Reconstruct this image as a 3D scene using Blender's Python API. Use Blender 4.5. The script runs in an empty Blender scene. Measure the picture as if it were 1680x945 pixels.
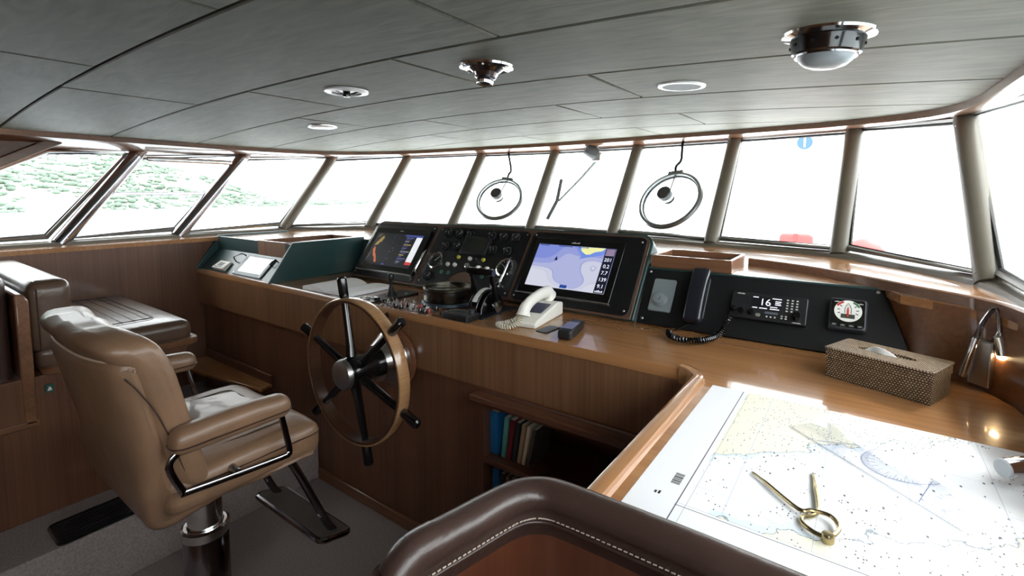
import bpy, bmesh, math, random
from math import pi, sin, cos, radians as rad, atan2, hypot
from mathutils import Vector as V3, Matrix, Euler, noise, geometry
random.seed(7)
SC = bpy.context.scene
COL = SC.collection

# ------------------------------------------------------------------ camera, sky, exposure
cam_d = bpy.data.cameras.new('camera'); cam = bpy.data.objects.new('camera', cam_d); COL.objects.link(cam)
cam.location = (0, 0, 1.49); cam.rotation_euler = (rad(85), 0, rad(35.8))
cam_d.sensor_width = 36; cam_d.lens = 800 / 1680 * 36; cam_d.shift_y = -87.5 / 1680
cam_d.clip_start = .02; cam_d.clip_end = 6000
SC.camera = cam
W = bpy.data.worlds.new('hazy_sky'); SC.world = W; W.use_nodes = True
_bg = W.node_tree.nodes['Background']; _bg.inputs[0].default_value = (.97, .985, 1, 1); _bg.inputs[1].default_value = 9.5
sun_d = bpy.data.lights.new('sun', 'SUN'); sun_d.energy = 3.0; sun_d.angle = rad(6); sun_d.color = (1, .96, .9)
sun = bpy.data.objects.new('sun', sun_d); COL.objects.link(sun); sun.rotation_euler = (rad(-38), rad(28), 0)
SC.view_settings.view_transform = 'Standard'; SC.view_settings.look = 'None'
SC.view_settings.exposure = 0.0; SC.view_settings.gamma = 1; SC.view_settings.use_curve_mapping = False
SC.cycles.use_denoising = True
SC.cycles.max_bounces = 10; SC.cycles.diffuse_bounces = 6; SC.cycles.transparent_max_bounces = 16
SC.cycles.caustics_reflective = True; SC.cycles.caustics_refractive = False; SC.cycles.sample_clamp_indirect = 6

# ------------------------------------------------------------------ materials
def lin(r, g, b):
    f = lambda c: (c/255/12.92) if c/255 <= .04045 else ((c/255+.055)/1.055)**2.4
    return (f(r), f(g), f(b), 1)
_M = {}
def nt(m): return m.node_tree.nodes, m.node_tree.links
def mat(name, col, rough=.5, metal=0, coat=0, bump=0, bscale=200, emit=None, estr=1, var=0, vscale=8, spec=.5, trans=0):
    if name in _M: return _M[name]
    m = bpy.data.materials.new(name); m.use_nodes = True; n, l = nt(m); p = n['Principled BSDF']
    p.inputs['Base Color'].default_value = col; p.inputs['Roughness'].default_value = rough
    p.inputs['Metallic'].default_value = metal; p.inputs['Coat Weight'].default_value = coat
    p.inputs['Coat Roughness'].default_value = .06; p.inputs['Specular IOR Level'].default_value = spec
    p.inputs['Transmission Weight'].default_value = trans
    if emit: p.inputs['Emission Color'].default_value = emit; p.inputs['Emission Strength'].default_value = estr
    tc = n.new('ShaderNodeTexCoord')
    if var:
        nz = n.new('ShaderNodeTexNoise'); nz.inputs['Scale'].default_value = vscale; nz.inputs['Detail'].default_value = 5
        l.new(tc.outputs['Object'], nz.inputs['Vector'])
        mr = n.new('ShaderNodeMapRange'); mr.inputs[1].default_value = .3; mr.inputs[2].default_value = .7
        mr.inputs[3].default_value = 1-var; mr.inputs[4].default_value = 1+var
        l.new(nz.outputs['Fac'], mr.inputs[0])
        vm = n.new('ShaderNodeVectorMath'); vm.operation = 'SCALE'; vm.inputs[0].default_value = col[:3]
        l.new(mr.outputs[0], vm.inputs['Scale']); l.new(vm.outputs[0], p.inputs['Base Color'])
    if bump:
        nb = n.new('ShaderNodeTexNoise'); nb.inputs['Scale'].default_value = bscale; nb.inputs['Detail'].default_value = 3
        l.new(tc.outputs['Object'], nb.inputs['Vector'])
        b = n.new('ShaderNodeBump'); b.inputs['Strength'].default_value = bump; b.inputs['Distance'].default_value = .002
        l.new(nb.outputs['Fac'], b.inputs['Height']); l.new(b.outputs[0], p.inputs['Normal'])
    _M[name] = m; return m
def wood(name, c0, c1, grain='X', rough=.3, coat=.5, fine=90, bump=.05):
    if name in _M: return _M[name]
    m = bpy.data.materials.new(name); m.use_nodes = True; n, l = nt(m); p = n['Principled BSDF']
    tc = n.new('ShaderNodeTexCoord'); mp = n.new('ShaderNodeMapping')
    s = {'X': (1.2, fine, fine), 'Y': (fine, 1.2, fine), 'Z': (fine, fine, 1.2)}[grain]
    mp.inputs['Scale'].default_value = s; l.new(tc.outputs['Object'], mp.inputs[0])
    a = n.new('ShaderNodeTexNoise'); a.inputs['Scale'].default_value = 1; a.inputs['Detail'].default_value = 6; a.inputs['Distortion'].default_value = .6
    l.new(mp.outputs[0], a.inputs['Vector'])
    mp2 = n.new('ShaderNodeMapping'); mp2.inputs['Scale'].default_value = tuple(q/14+.4 for q in s); l.new(tc.outputs['Object'], mp2.inputs[0])
    b = n.new('ShaderNodeTexNoise'); b.inputs['Scale'].default_value = 1.3; b.inputs['Detail'].default_value = 3; l.new(mp2.outputs[0], b.inputs['Vector'])
    mx = n.new('ShaderNodeMix'); mx.data_type = 'FLOAT'; mx.inputs[0].default_value = .5
    l.new(a.outputs['Fac'], mx.inputs[2]); l.new(b.outputs['Fac'], mx.inputs[3])
    cr = n.new('ShaderNodeValToRGB'); e = cr.color_ramp.elements
    e[0].position = .33; e[0].color = c0; e[1].position = .66; e[1].color = c1
    l.new(mx.outputs[0], cr.inputs[0]); l.new(cr.outputs[0], p.inputs['Base Color'])
    p.inputs['Roughness'].default_value = rough; p.inputs['Coat Weight'].default_value = coat; p.inputs['Coat Roughness'].default_value = .05
    bp = n.new('ShaderNodeBump'); bp.inputs['Strength'].default_value = bump; bp.inputs['Distance'].default_value = .001
    l.new(a.outputs['Fac'], bp.inputs['Height']); l.new(bp.outputs[0], p.inputs['Normal'])
    _M[name] = m; return m
def leather(name, col, rough=.38):
    if name in _M: return _M[name]
    m = mat(name, col, rough, var=.14, vscale=7, coat=.12); n, l = nt(m); p = n['Principled BSDF']
    tc = n.new('ShaderNodeTexCoord'); v = n.new('ShaderNodeTexVoronoi'); v.inputs['Scale'].default_value = 320
    l.new(tc.outputs['Object'], v.inputs['Vector'])
    w = n.new('ShaderNodeTexNoise'); w.inputs['Scale'].default_value = 13; w.inputs['Detail'].default_value = 4; l.new(tc.outputs['Object'], w.inputs['Vector'])
    b1 = n.new('ShaderNodeBump'); b1.inputs['Strength'].default_value = .12; b1.inputs['Distance'].default_value = .001
    b2 = n.new('ShaderNodeBump'); b2.inputs['Strength'].default_value = .35; b2.inputs['Distance'].default_value = .012
    l.new(w.outputs['Fac'], b2.inputs['Height']); l.new(v.outputs['Distance'], b1.inputs['Height'])
    l.new(b2.outputs[0], b1.inputs['Normal']); l.new(b1.outputs[0], p.inputs['Normal'])
    return m
def glass(name, tint=(1, 1, 1, 1), refl=1.45, rough=.0):
    if name in _M: return _M[name]
    m = bpy.data.materials.new(name); m.use_nodes = True; n, l = nt(m)
    for q in list(n):
        if q.type != 'OUTPUT_MATERIAL': n.remove(q)
    t = n.new('ShaderNodeBsdfTransparent'); t.inputs[0].default_value = tint
    g = n.new('ShaderNodeBsdfGlossy'); g.inputs['Roughness'].default_value = rough
    f = n.new('ShaderNodeFresnel'); ge = n.new('ShaderNodeNewGeometry'); ir = n.new('ShaderNodeMapRange'); ir.inputs[3].default_value = refl; ir.inputs[4].default_value = 1/refl
    l.new(ge.outputs['Backfacing'], ir.inputs[0]); l.new(ir.outputs[0], f.inputs[0])      # same reflectance on entry and exit face
    x = n.new('ShaderNodeMixShader'); l.new(f.outputs[0], x.inputs[0]); l.new(t.outputs[0], x.inputs[1]); l.new(g.outputs[0], x.inputs[2])
    l.new(x.outputs[0], n['Material Output'].inputs[0]); _M[name] = m; return m

TOPW = lambda: wood('varnished_teak_worktop', lin(150, 102, 62), lin(178, 128, 82), 'X', .26, .75, 50, .002)
TOPWY = lambda: wood('varnished_teak_edge', lin(140, 92, 56), lin(182, 132, 86), 'Y', .25, .8, 70, .02)
FRONT = lambda: wood('teak_veneer_vertical', lin(108, 74, 50), lin(142, 101, 72), 'Z', .36, .3)
DARKW = lambda: wood('dark_teak_vertical', lin(88, 57, 40), lin(118, 80, 58), 'Z', .40, .25)
DARKX = lambda: wood('dark_teak_across', lin(88, 54, 38), lin(122, 78, 54), 'X', .35, .4)
TRIMX = lambda: wood('header_teak', lin(98, 66, 47), lin(132, 92, 66), 'X', .3, .6)
TRIMY = lambda: wood('side_teak', lin(98, 66, 47), lin(132, 92, 66), 'Y', .3, .6)
BLACK = lambda: mat('black_panel', lin(18, 19, 22), .42, bump=.05, bscale=600)
GLOSSB = lambda: mat('gloss_black_plastic', lin(14, 14, 16), .18, coat=.4)
SATINB = lambda: mat('satin_black_plastic', lin(30, 31, 34), .4)
CHROME = lambda: mat('chrome', (.78, .79, .8, 1), .08, 1)
STEEL = lambda: mat('brushed_steel', (.55, .54, .55, 1), .32, 1, bump=.04, bscale=300)
DSTEEL = lambda: mat('dark_chrome', (.3, .29, .31, 1), .16, 1)
GREEN = lambda: mat('dark_green_enamel', lin(34, 62, 62), .32, var=.06)
WHITEP = lambda: mat('white_plastic', lin(232, 230, 222), .35)
GREYP = lambda: mat('grey_plastic', lin(128, 138, 142), .45)
TAN = lambda: leather('tan_leather', lin(122, 94, 72), .42)
BROWN = lambda: leather('brown_leather', lin(92, 72, 59), .32)
DBROWN = lambda: leather('dark_brown_leather', lin(60, 44, 39), .33)
BRASS = lambda: mat('aged_brass', (.40, .33, .18, 1), .26, 1, var=.15, vscale=60)
CARPET = lambda: mat('grey_carpet', lin(150, 140, 137), .95, bump=.9, bscale=420, var=.22, vscale=160, spec=.1)
BEIGE = lambda: mat('beige_painted_metal', lin(100, 95, 84), .45, coat=.15)
ALU = lambda: mat('satin_aluminium', (.72, .73, .74, 1), .3, 1)
RUBBER = lambda: mat('black_rubber', lin(16, 16, 18), .6)
WHITEG = lambda: mat('white_gelcoat', lin(236, 238, 238), .25, coat=.3)

# ------------------------------------------------------------------ mesh helpers
class B:
    def __init__(s): s.bm = bmesh.new()
    def vs(s, pts): return [s.bm.verts.new(p) for p in pts]
    def face(s, v):
        try: return s.bm.faces.new(v)
        except ValueError: return None
    def box(s, x0, x1, y0, y1, z0, z1, M=None):
        p = [V3(q) for q in ((x0,y0,z0),(x1,y0,z0),(x1,y1,z0),(x0,y1,z0),(x0,y0,z1),(x1,y0,z1),(x1,y1,z1),(x0,y1,z1))]
        if M is not None: p = [M @ q for q in p]
        v = s.vs(p)
        for f in ((3,2,1,0),(4,5,6,7),(0,1,5,4),(1,2,6,5),(2,3,7,6),(3,0,4,7)): s.face([v[i] for i in f])
        return s
    def prism(s, poly, z0, z1, M=None):
        n = len(poly); a = [V3((p[0], p[1], z0)) for p in poly]; b = [V3((p[0], p[1], z1)) for p in poly]
        if M is not None: a = [M @ q for q in a]; b = [M @ q for q in b]
        a, b = s.vs(a), s.vs(b)
        for i in range(n): s.face([a[i], a[(i+1) % n], b[(i+1) % n], b[i]])
        s.face(a[::-1]); s.face(b); return s
    def cprism(s, poly, z0, z1):                       # concave outline
        n = len(poly); a = s.vs([(p[0], p[1], z0) for p in poly]); b = s.vs([(p[0], p[1], z1) for p in poly])
        for i in range(n): s.face([a[i], a[(i+1) % n], b[(i+1) % n], b[i]])
        for tri in geometry.tessellate_polygon([[V3((p[0], p[1], 0)) for p in poly]]):
            s.face([a[i] for i in tri]); s.face([b[i] for i in tri])
        return s
    def extrude(s, pts3, vec):
        return s.loop_loft([[V3(p) for p in pts3], [V3(p)+V3(vec) for p in pts3]])
    def loop_loft(s, secs, cap=True, closed=True):
        R = [s.vs(c) for c in secs]; n = len(R[0])
        for a, b in zip(R, R[1:]):
            for i in range(n if closed else n-1): s.face([a[i], a[(i+1) % n], b[(i+1) % n], b[i]])
        if cap and closed: s.face(R[0][::-1]); s.face(R[-1])
        return s
    def tube(s, pts, r, seg=10, closed=False, cap=True, flat=None):
        pts = [V3(p) for p in pts]; n = len(pts); rings = []; up = None
        for i, p in enumerate(pts):
            if closed: t = (pts[(i+1) % n]-pts[i-1])
            else: t = pts[min(i+1, n-1)]-pts[max(i-1, 0)]
            t = t.normalized() if t.length > 1e-9 else V3((0, 0, 1))
            if up is None: up = V3((0, 0, 1)) if abs(t.z) < .9 else V3((1, 0, 0))
            u = (up - t*up.dot(t))
            u = u.normalized() if u.length > 1e-6 else t.orthogonal().normalized()
            up = u; w = t.cross(u); rr = r[i] if isinstance(r, (list, tuple)) else r
            fl = flat or 1
            rings.append([p + u*rr*cos(2*pi*k/seg) + w*rr*fl*sin(2*pi*k/seg) for k in range(seg)])
        if closed: rings.append(rings[0])
        if closed:
            R = [s.vs(c) for c in rings[:-1]]
            for i in range(n):
                a, b = R[i], R[(i+1) % n]
                for k in range(seg): s.face([a[k], a[(k+1) % seg], b[(k+1) % seg], b[k]])
            return s
        return s.loop_loft(rings, cap)
    def cyl(s, p0, p1, r0, r1=None, seg=20): return s.tube([p0, p1], [r0, r0 if r1 is None else r1], seg)
    def lathe(s, prof, M=None, seg=32, close=False):
        rows = []
        for r, z in prof:
            row = [V3((r*cos(2*pi*k/seg), r*sin(2*pi*k/seg), z)) for k in range(seg)]
            if M is not None: row = [M @ q for q in row]
            rows.append(row)
        if close:
            R = [s.vs(c) for c in rows]; m = len(R)
            for i in range(m):
                a, b = R[i], R[(i+1) % m]
                for k in range(seg): s.face([a[k], a[(k+1) % seg], b[(k+1) % seg], b[k]])
            return s
        return s.loop_loft(rows)
    def rbox(s, c, size, r, n=5, fn=None):
        hx, hy, hz = (q/2 for q in size); c = V3(c); t = [-1+2*i/n for i in range(n+1)]
        r = min(r, hx, hy, hz)
        def ax(h):
            k = max(0, h-r); m = 3
            out = [-h + r*(1-cos(pi/2*i/m)) for i in range(m)]
            inner = [-k + 2*k*i/n for i in range(n+1)] if k > 1e-6 else [0]
            return out + inner + [-q for q in out[::-1]]
        X, Y, Z = ax(hx), ax(hy), ax(hz); vd = {}
        def vert(x, y, z):
            key = (round(x, 6), round(y, 6), round(z, 6))
            if key in vd: return vd[key]
            p = V3((x, y, z)); q = V3((max(-hx+r, min(hx-r, x)), max(-hy+r, min(hy-r, y)), max(-hz+r, min(hz-r, z))))
            d = p-q; p = q + d.normalized()*r if d.length > 1e-9 else p
            if fn: p = V3(fn(p))
            vd[key] = s.bm.verts.new(p + c); return vd[key]
        for A, Bx, f in ((X, Y, lambda a, b, e: (a, b, e*hz)), (Y, Z, lambda a, b, e: (e*hx, a, b)), (Z, X, lambda a, b, e: (b, e*hy, a))):
            for e in (-1, 1):
                for i in range(len(A)-1):
                    for j in range(len(Bx)-1):
                        q = [vert(*f(A[i], Bx[j], e)), vert(*f(A[i+1], Bx[j], e)), vert(*f(A[i+1], Bx[j+1], e)), vert(*f(A[i], Bx[j+1], e))]
                        if e < 0: q = q[::-1]
                        q = list(dict.fromkeys(q))
                        if len(q) > 2: s.face(q)
        return s
    def sphere(s, c, r, sub=2, sc=(1, 1, 1)):
        bmesh.ops.create_icosphere(s.bm, subdivisions=sub, radius=r, matrix=Matrix.Translation(c) @ Matrix.Diagonal((*sc, 1))); return s
def rrect(x0, y0, x1, y1, r, n=5):
    P = []
    for cx, cy, a in ((x1-r, y0+r, -90), (x1-r, y1-r, 0), (x0+r, y1-r, 90), (x0+r, y0+r, 180)):
        for k in range(n+1): t = rad(a+90*k/n); P.append((cx+r*cos(t), cy+r*sin(t)))
    return P
def obj(name, b, m, parent=None, loc=None, rot=None, bevel=0, smooth=35, seg=2):
    bm = b.bm if isinstance(b, B) else b
    bmesh.ops.recalc_face_normals(bm, faces=bm.faces)
    me = bpy.data.meshes.new(name); bm.to_mesh(me); bm.free()
    o = bpy.data.objects.new(name, me); COL.objects.link(o); me.materials.append(m)
    if smooth:
        me.shade_smooth(); me.set_sharp_from_angle(angle=rad(smooth))
    if bevel:
        md = o.modifiers.new('bevel', 'BEVEL'); md.width = bevel; md.segments = seg; md.limit_method = 'ANGLE'; md.angle_limit = rad(40)
    if loc is not None: o.location = loc
    if rot is not None: o.rotation_euler = rot
    if parent: o.parent = parent
    return o
def tag(o, label=None, cat=None, group=None, kind=None):
    for k, v in (('label', label), ('category', cat), ('group', group), ('kind', kind)):
        if v: o[k] = v
    return o
def thing(name, label, cat, loc=(0, 0, 0), rot=(0, 0, 0), group=None, kind=None):
    o = bpy.data.objects.new(name, None); COL.objects.link(o); o.location = loc; o.rotation_euler = rot; o.empty_display_size = .05
    return tag(o, label, cat, group, kind)
def copy_tree(o, parent=None):
    c = o.copy(); COL.objects.link(c); c.parent = parent
    for ch in list(o.children): copy_tree(ch, c)
    return c
def share(name, src, parent, loc, rot=None, scale=None):      # a further piece sharing mesh data
    o = bpy.data.objects.new(name, src.data); COL.objects.link(o); o.parent = parent; o.location = loc
    if rot is not None: o.rotation_euler = rot
    if scale is not None: o.scale = scale
    return o
def text(name, s, size, m, parent, loc, rot=(0, 0, 0), align='CENTER', thick=.0004):
    cu = bpy.data.curves.new(name, 'FONT'); cu.body = s; cu.size = size; cu.align_x = align; cu.align_y = 'CENTER'; cu.extrude = thick; cu.resolution_u = 3
    t = bpy.data.objects.new('tmp', cu); me = bpy.data.meshes.new_from_object(t); me.name = name
    bpy.data.objects.remove(t); bpy.data.curves.remove(cu)
    me.materials.clear(); me.materials.append(m)
    o = bpy.data.objects.new(name, me); COL.objects.link(o); o.parent = parent; o.location = loc; o.rotation_euler = rot
    return o
def smallprint(parent, x, y, w, h, z, m, n=6):
    b = B()
    for k in range(n):
        x0 = x-w/2+w*k/n; b.box(x0, x0+w/n*.62, y-h/2, y-h/2+h*(.6+.4*((k*7) % 3)/2), z, z+.0003)
    return obj('small_print', b, m, parent, smooth=0)
def arc(cx, cy, r, a0, a1, n): return [(cx+r*cos(rad(a0+(a1-a0)*k/n)), cy+r*sin(rad(a0+(a1-a0)*k/n))) for k in range(n+1)]
def smooth_path(P, n=6):
    P = [V3(p) for p in P]; out = []
    for i in range(len(P)-1):
        a, b, c, d = P[max(i-1, 0)], P[i], P[i+1], P[min(i+2, len(P)-1)]
        for k in range(n):
            t = k/n; out.append(.5*((2*b)+(c-a)*t+(2*a-5*b+4*c-d)*t*t+(3*b-a-3*c+d)*t**3))
    out.append(P[-1]); return out
RX, RY, RZ = (lambda a: Matrix.Rotation(a, 4, 'X')), (lambda a: Matrix.Rotation(a, 4, 'Y')), (lambda a: Matrix.Rotation(a, 4, 'Z'))
T = lambda *p: Matrix.Translation(p)

# ------------------------------------------------------------------ the room shell
BASE = [(-3.73,.731),(-3.73,1.328),(-3.70,2.05),(-3.28,2.55),(-2.68,2.88),(-2.03,3.05),(-1.35,3.03),(-.68,2.88),(-.07,2.72),(.355,2.14),(.40,1.30),(.40,.35),(.40,-1.0)]
TOP = [(-3.776,1.16,1.75),(-3.76,1.814,1.775),(-3.71,2.528,1.797),(-3.307,3.026,1.82),(-2.69,3.31,1.83),(-2.07,3.50,1.833),(-1.345,3.46,1.833),(-.66,3.32,1.83),(-.045,3.10,1.825),(.318,2.619,1.803),(.42,1.80,1.795),(.42,.85,1.79),(.42,-.5,1.79)]
CEIL = [(-3.50,-1.2),(-3.52,1.0),(-3.53,1.6),(-3.45,2.3),(-3.12,2.8),(-2.6,3.1),(-2.03,3.29),(-1.4,3.29),(-.65,3.09),(-.06,2.74),(.236,2.36),(.29,1.75),(.295,1.0),(.30,-1.2)]
def zc(x): return 1.873 - .0205*(x+1.68)**2
# ceiling: dark backing and upholstered panels with open joints
ccurve = smooth_path([(x, y, 0) for x, y in CEIL], 4)
b = B(); NX = 24
for i in range(NX):
    x0, x1 = -3.6+4.0*i/NX, -3.6+4.0*(i+1)/NX
    b.loop_loft([[V3((x, y, zc(x)+dz)) for x, y, dz in ((x0,-1.2,.012),(x1,-1.2,.012),(x1,3.3,.012),(x0,3.3,.012))],
                 [V3((x, y, zc(x)+dz)) for x, y, dz in ((x0,-1.2,.05),(x1,-1.2,.05),(x1,3.3,.05),(x0,3.3,.05))]])
def clip(bm):
    for p, q in zip(ccurve, ccurve[1:]):
        d = (q-p); nrm = V3((-d.y, d.x, 0))
        if nrm.length < 1e-6: continue
        bmesh.ops.bisect_plane(bm, geom=bm.verts[:]+bm.edges[:]+bm.faces[:], plane_co=p, plane_no=nrm, clear_outer=True)
clip(b.bm)
ceiling = obj('ceiling', b, mat('ceiling_backing', lin(40, 40, 36), .9), smooth=0); tag(ceiling, 'low cambered ceiling of grey green padded panels', 'ceiling', kind='structure')
def suede():
    m = mat('grey_green_suede_panel', lin(110, 109, 98), .58, var=.16, vscale=3, spec=.33)
    n, l = nt(m); p = n['Principled BSDF']; tc = n.new('ShaderNodeTexCoord'); mp = n.new('ShaderNodeMapping'); mp.inputs['Scale'].default_value = (5, 22, 5)
    nz = n.new('ShaderNodeTexNoise'); nz.inputs['Scale'].default_value = 1; nz.inputs['Detail'].default_value = 7; nz.inputs['Distortion'].default_value = 1.5
    l.new(tc.outputs['Object'], mp.inputs[0]); l.new(mp.outputs[0], nz.inputs['Vector'])
    old = p.inputs['Base Color'].links[0].from_socket
    mr = n.new('ShaderNodeMapRange'); mr.inputs[1].default_value = .25; mr.inputs[2].default_value = .75; mr.inputs[3].default_value = .62; mr.inputs[4].default_value = 1.26
    l.new(nz.outputs['Fac'], mr.inputs[0]); vm = n.new('ShaderNodeVectorMath'); vm.operation = 'SCALE'
    l.new(old, vm.inputs[0]); l.new(mr.outputs[0], vm.inputs['Scale']); l.new(vm.outputs[0], p.inputs['Base Color'])
    bp = n.new('ShaderNodeBump'); bp.inputs['Strength'].default_value = .1; bp.inputs['Distance'].default_value = .003; l.new(nz.outputs['Fac'], bp.inputs['Height']); l.new(bp.outputs[0], p.inputs['Normal'])
    return m
SU = suede()
YS = [-1.2,-.85,-.4,.05,.5,.95,1.4,1.86,2.32,2.78,3.3]
for k in range(len(YS)-1):
    J = [-3.6,-1.93,-1.11,.4] if k % 2 else [-3.6,-2.35,-.72,.4]
    for xa, xb in zip(J, J[1:]):
        g = .0042; x0, x1, y0, y1 = xa+g, xb-g, YS[k]+g, YS[k+1]-g
        xs = [x0, x0+.004] + [x0+.004+(x1-x0-.008)*i/10 for i in range(1, 10)] + [x1-.004, x1]
        ys = [y0, y0+.004, y1-.004, y1]
        b = B()
        G = [[b.bm.verts.new((x, y, zc(x)+(.003 if i in (0, len(xs)-1) or j in (0, 3) else 0))) for j, y in enumerate(ys)] for i, x in enumerate(xs)]
        Hh = [[b.bm.verts.new((x, y, zc(x)+.014)) for j, y in enumerate((y0, y1))] for i, x in enumerate(xs)]
        n = len(xs)
        for i in range(n-1):
            for j in range(3): b.face([G[i][j], G[i+1][j], G[i+1][j+1], G[i][j+1]])
            b.face([Hh[i][0], Hh[i][1], Hh[i+1][1], Hh[i+1][0]])
            b.face([G[i][0], Hh[i][0], Hh[i+1][0], G[i+1][0]]); b.face([G[i][3], G[i+1][3], Hh[i+1][1], Hh[i][1]])
        b.face([*G[0], Hh[0][1], Hh[0][0]]); b.face([*G[-1][::-1], Hh[-1][0], Hh[-1][1]])
        clip(b.bm)
        if len(b.bm.faces) > 2: obj('ceiling_panel', b, SU, ceiling, smooth=30)
        else: b.bm.free()
# header soffit in wood from ceiling edge to window heads
tops_h = [(-3.75,-1.2,1.72)] + TOP[:-1] + [(.42,-1.2,1.79)]
ca = smooth_path([(x, y, zc(x)-.004) for x, y in CEIL], 4); ta = smooth_path(tops_h, 4)
b = B()
b.loop_loft([[a, a+V3((0,0,-.022)), a+(t-a)*.12+V3((0,0,-.026)), t+V3((0,0,-.012)), t+V3((0,0,.05)), a+V3((0,0,.05))] for a, t in zip(ca, ta)])
tag(obj('trim_1', b, TRIMX(), smooth=40), 'varnished wood header running above the windows', 'trim', kind='structure')
# aft and side walls
tag(obj('wall_aft', B().box(-3.75, .45, -1.25, -1.2, 0, 1.95), DARKW()), 'wood wall behind the helm', 'wall', kind='structure')
tag(obj('wall_port', B().box(-3.60, -3.53, -1.2, 1.5, 0, 1.165), DARKW(), bevel=.002), 'brown wood veneer side wall under the sloped windows', 'wall', kind='structure')
b = B().extrude([(-3.68,-1.2,1.2),(-3.68,-.26,1.2),(-3.68,.73,1.765),(-3.68,.80,1.80),(-3.68,-1.2,1.80)], (.06, 0, 0))
wpu = tag(obj('wall_port_upper', b, DARKX(), smooth=0), 'dark wood wall corner above the slanted window edge', 'wall', kind='structure')
b = B().extrude([(-3.67,-.30,1.19),(-3.67,-.24,1.19),(-3.67,.76,1.757),(-3.67,.70,1.78)], (.075, 0, 0))
tag(obj('trim_2', b, TRIMY(), bevel=.006), 'slanted wood moulding along the raked window edge', 'trim', kind='structure')
SW = [(.045,1.945),(.098,1.850),(.135,1.79),(.19,1.745),(.265,1.685),(.312,1.58),(.335,1.40),(.345,1.1),(.35,.3),(.35,-1.2)]
sp = smooth_path([(x, y, 0) for x, y in SW], 4)
b = B()
b.loop_loft([[V3((p.x, p.y, 0)), V3((p.x, p.y, 1.186)), V3((p.x+.02, p.y+.012, 1.186)), V3((p.x+.02, p.y+.012, 0))] for p in sp])
tag(obj('wall_starboard', b, wood('curved_side_teak', lin(104, 66, 42), lin(140, 94, 62), 'Y', .3, .5), smooth=50), 'curved wood side wall behind the chart table', 'wall', kind='structure')
# hull outside below the windows
hull = [(-3.75,-1.2)] + [(x*1.0+(-.02 if x < -1.7 else .02), y+.02) for x, y in BASE[:-1]] + [(.42,-1.2)]
b = B(); b.loop_loft([[V3((x, y, -2)), V3((x, y, 1.17)), V3((x, y+.03, 1.17)), V3((x, y+.03, -2))] for x, y in hull])
tag(obj('wall_front', b, WHITEG(), smooth=0), 'white hull side outside below the windows', 'wall', kind='structure')
# ledge inside the windows
bo = smooth_path([(-3.73,-1.2,0)] + [(x, y, 0) for x, y in BASE[:-1]] + [(.40,-1.2,0)], 4)
inner = [(.352,-1.2),(.348,1.1),(.338,1.40),(.315,1.58),(.268,1.687),(.192,1.748),(.10,1.80),(.06,1.915),(-.69,1.915),(-.69,1.995),(-2.455,1.995),(-2.615,1.995),(-2.615,1.50),(-2.67,1.50),(-2.67,2.0),(-2.98,2.0),(-2.98,1.50),(-3.53,1.50),(-3.51,1.49),(-3.51,-1.2)]
poly = [(p.x, p.y) for p in bo] + inner
b = B().cprism(poly, 1.165, 1.19)
tag(obj('window_ledge', b, wood('ledge_teak', lin(150, 102, 62), lin(184, 134, 90), 'X', .2, .9, 70, .01), smooth=0), 'glossy varnished wood ledge below the windscreen', 'ledge', kind='structure')
# raised wooden edge strip of the ledge on the chart table side
st = smooth_path([(-.37,2.19,1.2),(-.15,2.08,1.2),(.03,1.93,1.2),(.135,1.825,1.2),(.235,1.735,1.2),(.30,1.635,1.2),(.335,1.45,1.2),(.36,1.1,1.2),(.362,-.6,1.2)], 5)
b = B(); secs = []
for i, p in enumerate(st):
    t = (st[min(i+1, len(st)-1)]-st[max(i-1, 0)]).normalized(); s_ = V3((-t.y, t.x, 0))
    secs.append([p+s_*o+V3((0, 0, z)) for o, z in ((-.013,-.014),(-.013,.016),(-.007,.02),(.007,.02),(.013,.016),(.013,-.014))])
b.loop_loft(secs); tag(obj('trim_3', b, TRIMX(), smooth=40), 'curved wood edge strip of the ledge beside the chart table', 'trim', kind='structure')
# painted metal sill
b = B(); secs = []
for i, p in enumerate(bo):
    t = (bo[min(i+1, len(bo)-1)]-bo[max(i-1, 0)]).normalized(); s_ = V3((-t.y, t.x, 0))
    secs.append([p+s_*o+V3((0, 0, z)) for o, z in ((-.055,1.189),(-.052,1.205),(-.02,1.214),(.05,1.214),(.05,1.16),(-.02,1.16))])
b.loop_loft(secs); tag(obj('trim_4', b, BEIGE(), smooth=40), 'grey beige metal sill strip under the windows', 'trim', kind='structure')
# windows
GL = glass('window_glass', (.97, .99, .985, 1)); GK = mat('window_gasket', lin(34, 36, 38), .5)
def window(i, quad, extra=None):
    q = [V3(p) for p in quad]; c = sum(q, V3())/len(q); n = (q[1]-q[0]).cross(q[-1]-q[0]).normalized()
    w = thing('window_%d' % i, None, None, (0, 0, 0), kind='structure')
    obj('pane', B().extrude(q, n*.006), GL, w, smooth=0)
    ins = [p+(c-p).normalized()*.05 for p in q]
    obj('gasket', B().tube(ins, .008, 6, closed=True), GK, w)
    obj('frame', B().tube([p+(c-p).normalized()*.035 for p in q], .016, 8, closed=True), ALU(), w)
    return w
wn = 1
w1 = window(wn, [(-3.735,-.24,1.205),(-3.73,.70,1.205),(-3.775,1.13,1.75),(-3.76,.74,1.75)]); wn += 1
for i in range(len(BASE)-1):
    (x0, y0), (x1, y1), t0, t1 = BASE[i], BASE[i+1], TOP[i], TOP[i+1]
    w = window(wn, [(x0, y0, 1.205), (x1, y1, 1.205), t1, t0]); wn += 1
    if i == 0:
        obj('sliding_rail', B().box(-3.75, -3.722, .99, 1.52, 1.470, 1.490), DSTEEL(), w, bevel=.003)
        b = B(); b.rbox((-3.72, 1.44, 1.70), (.028, .52, .034), .012, 4); obj('roller_blind', b, CHROME(), w)
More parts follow.
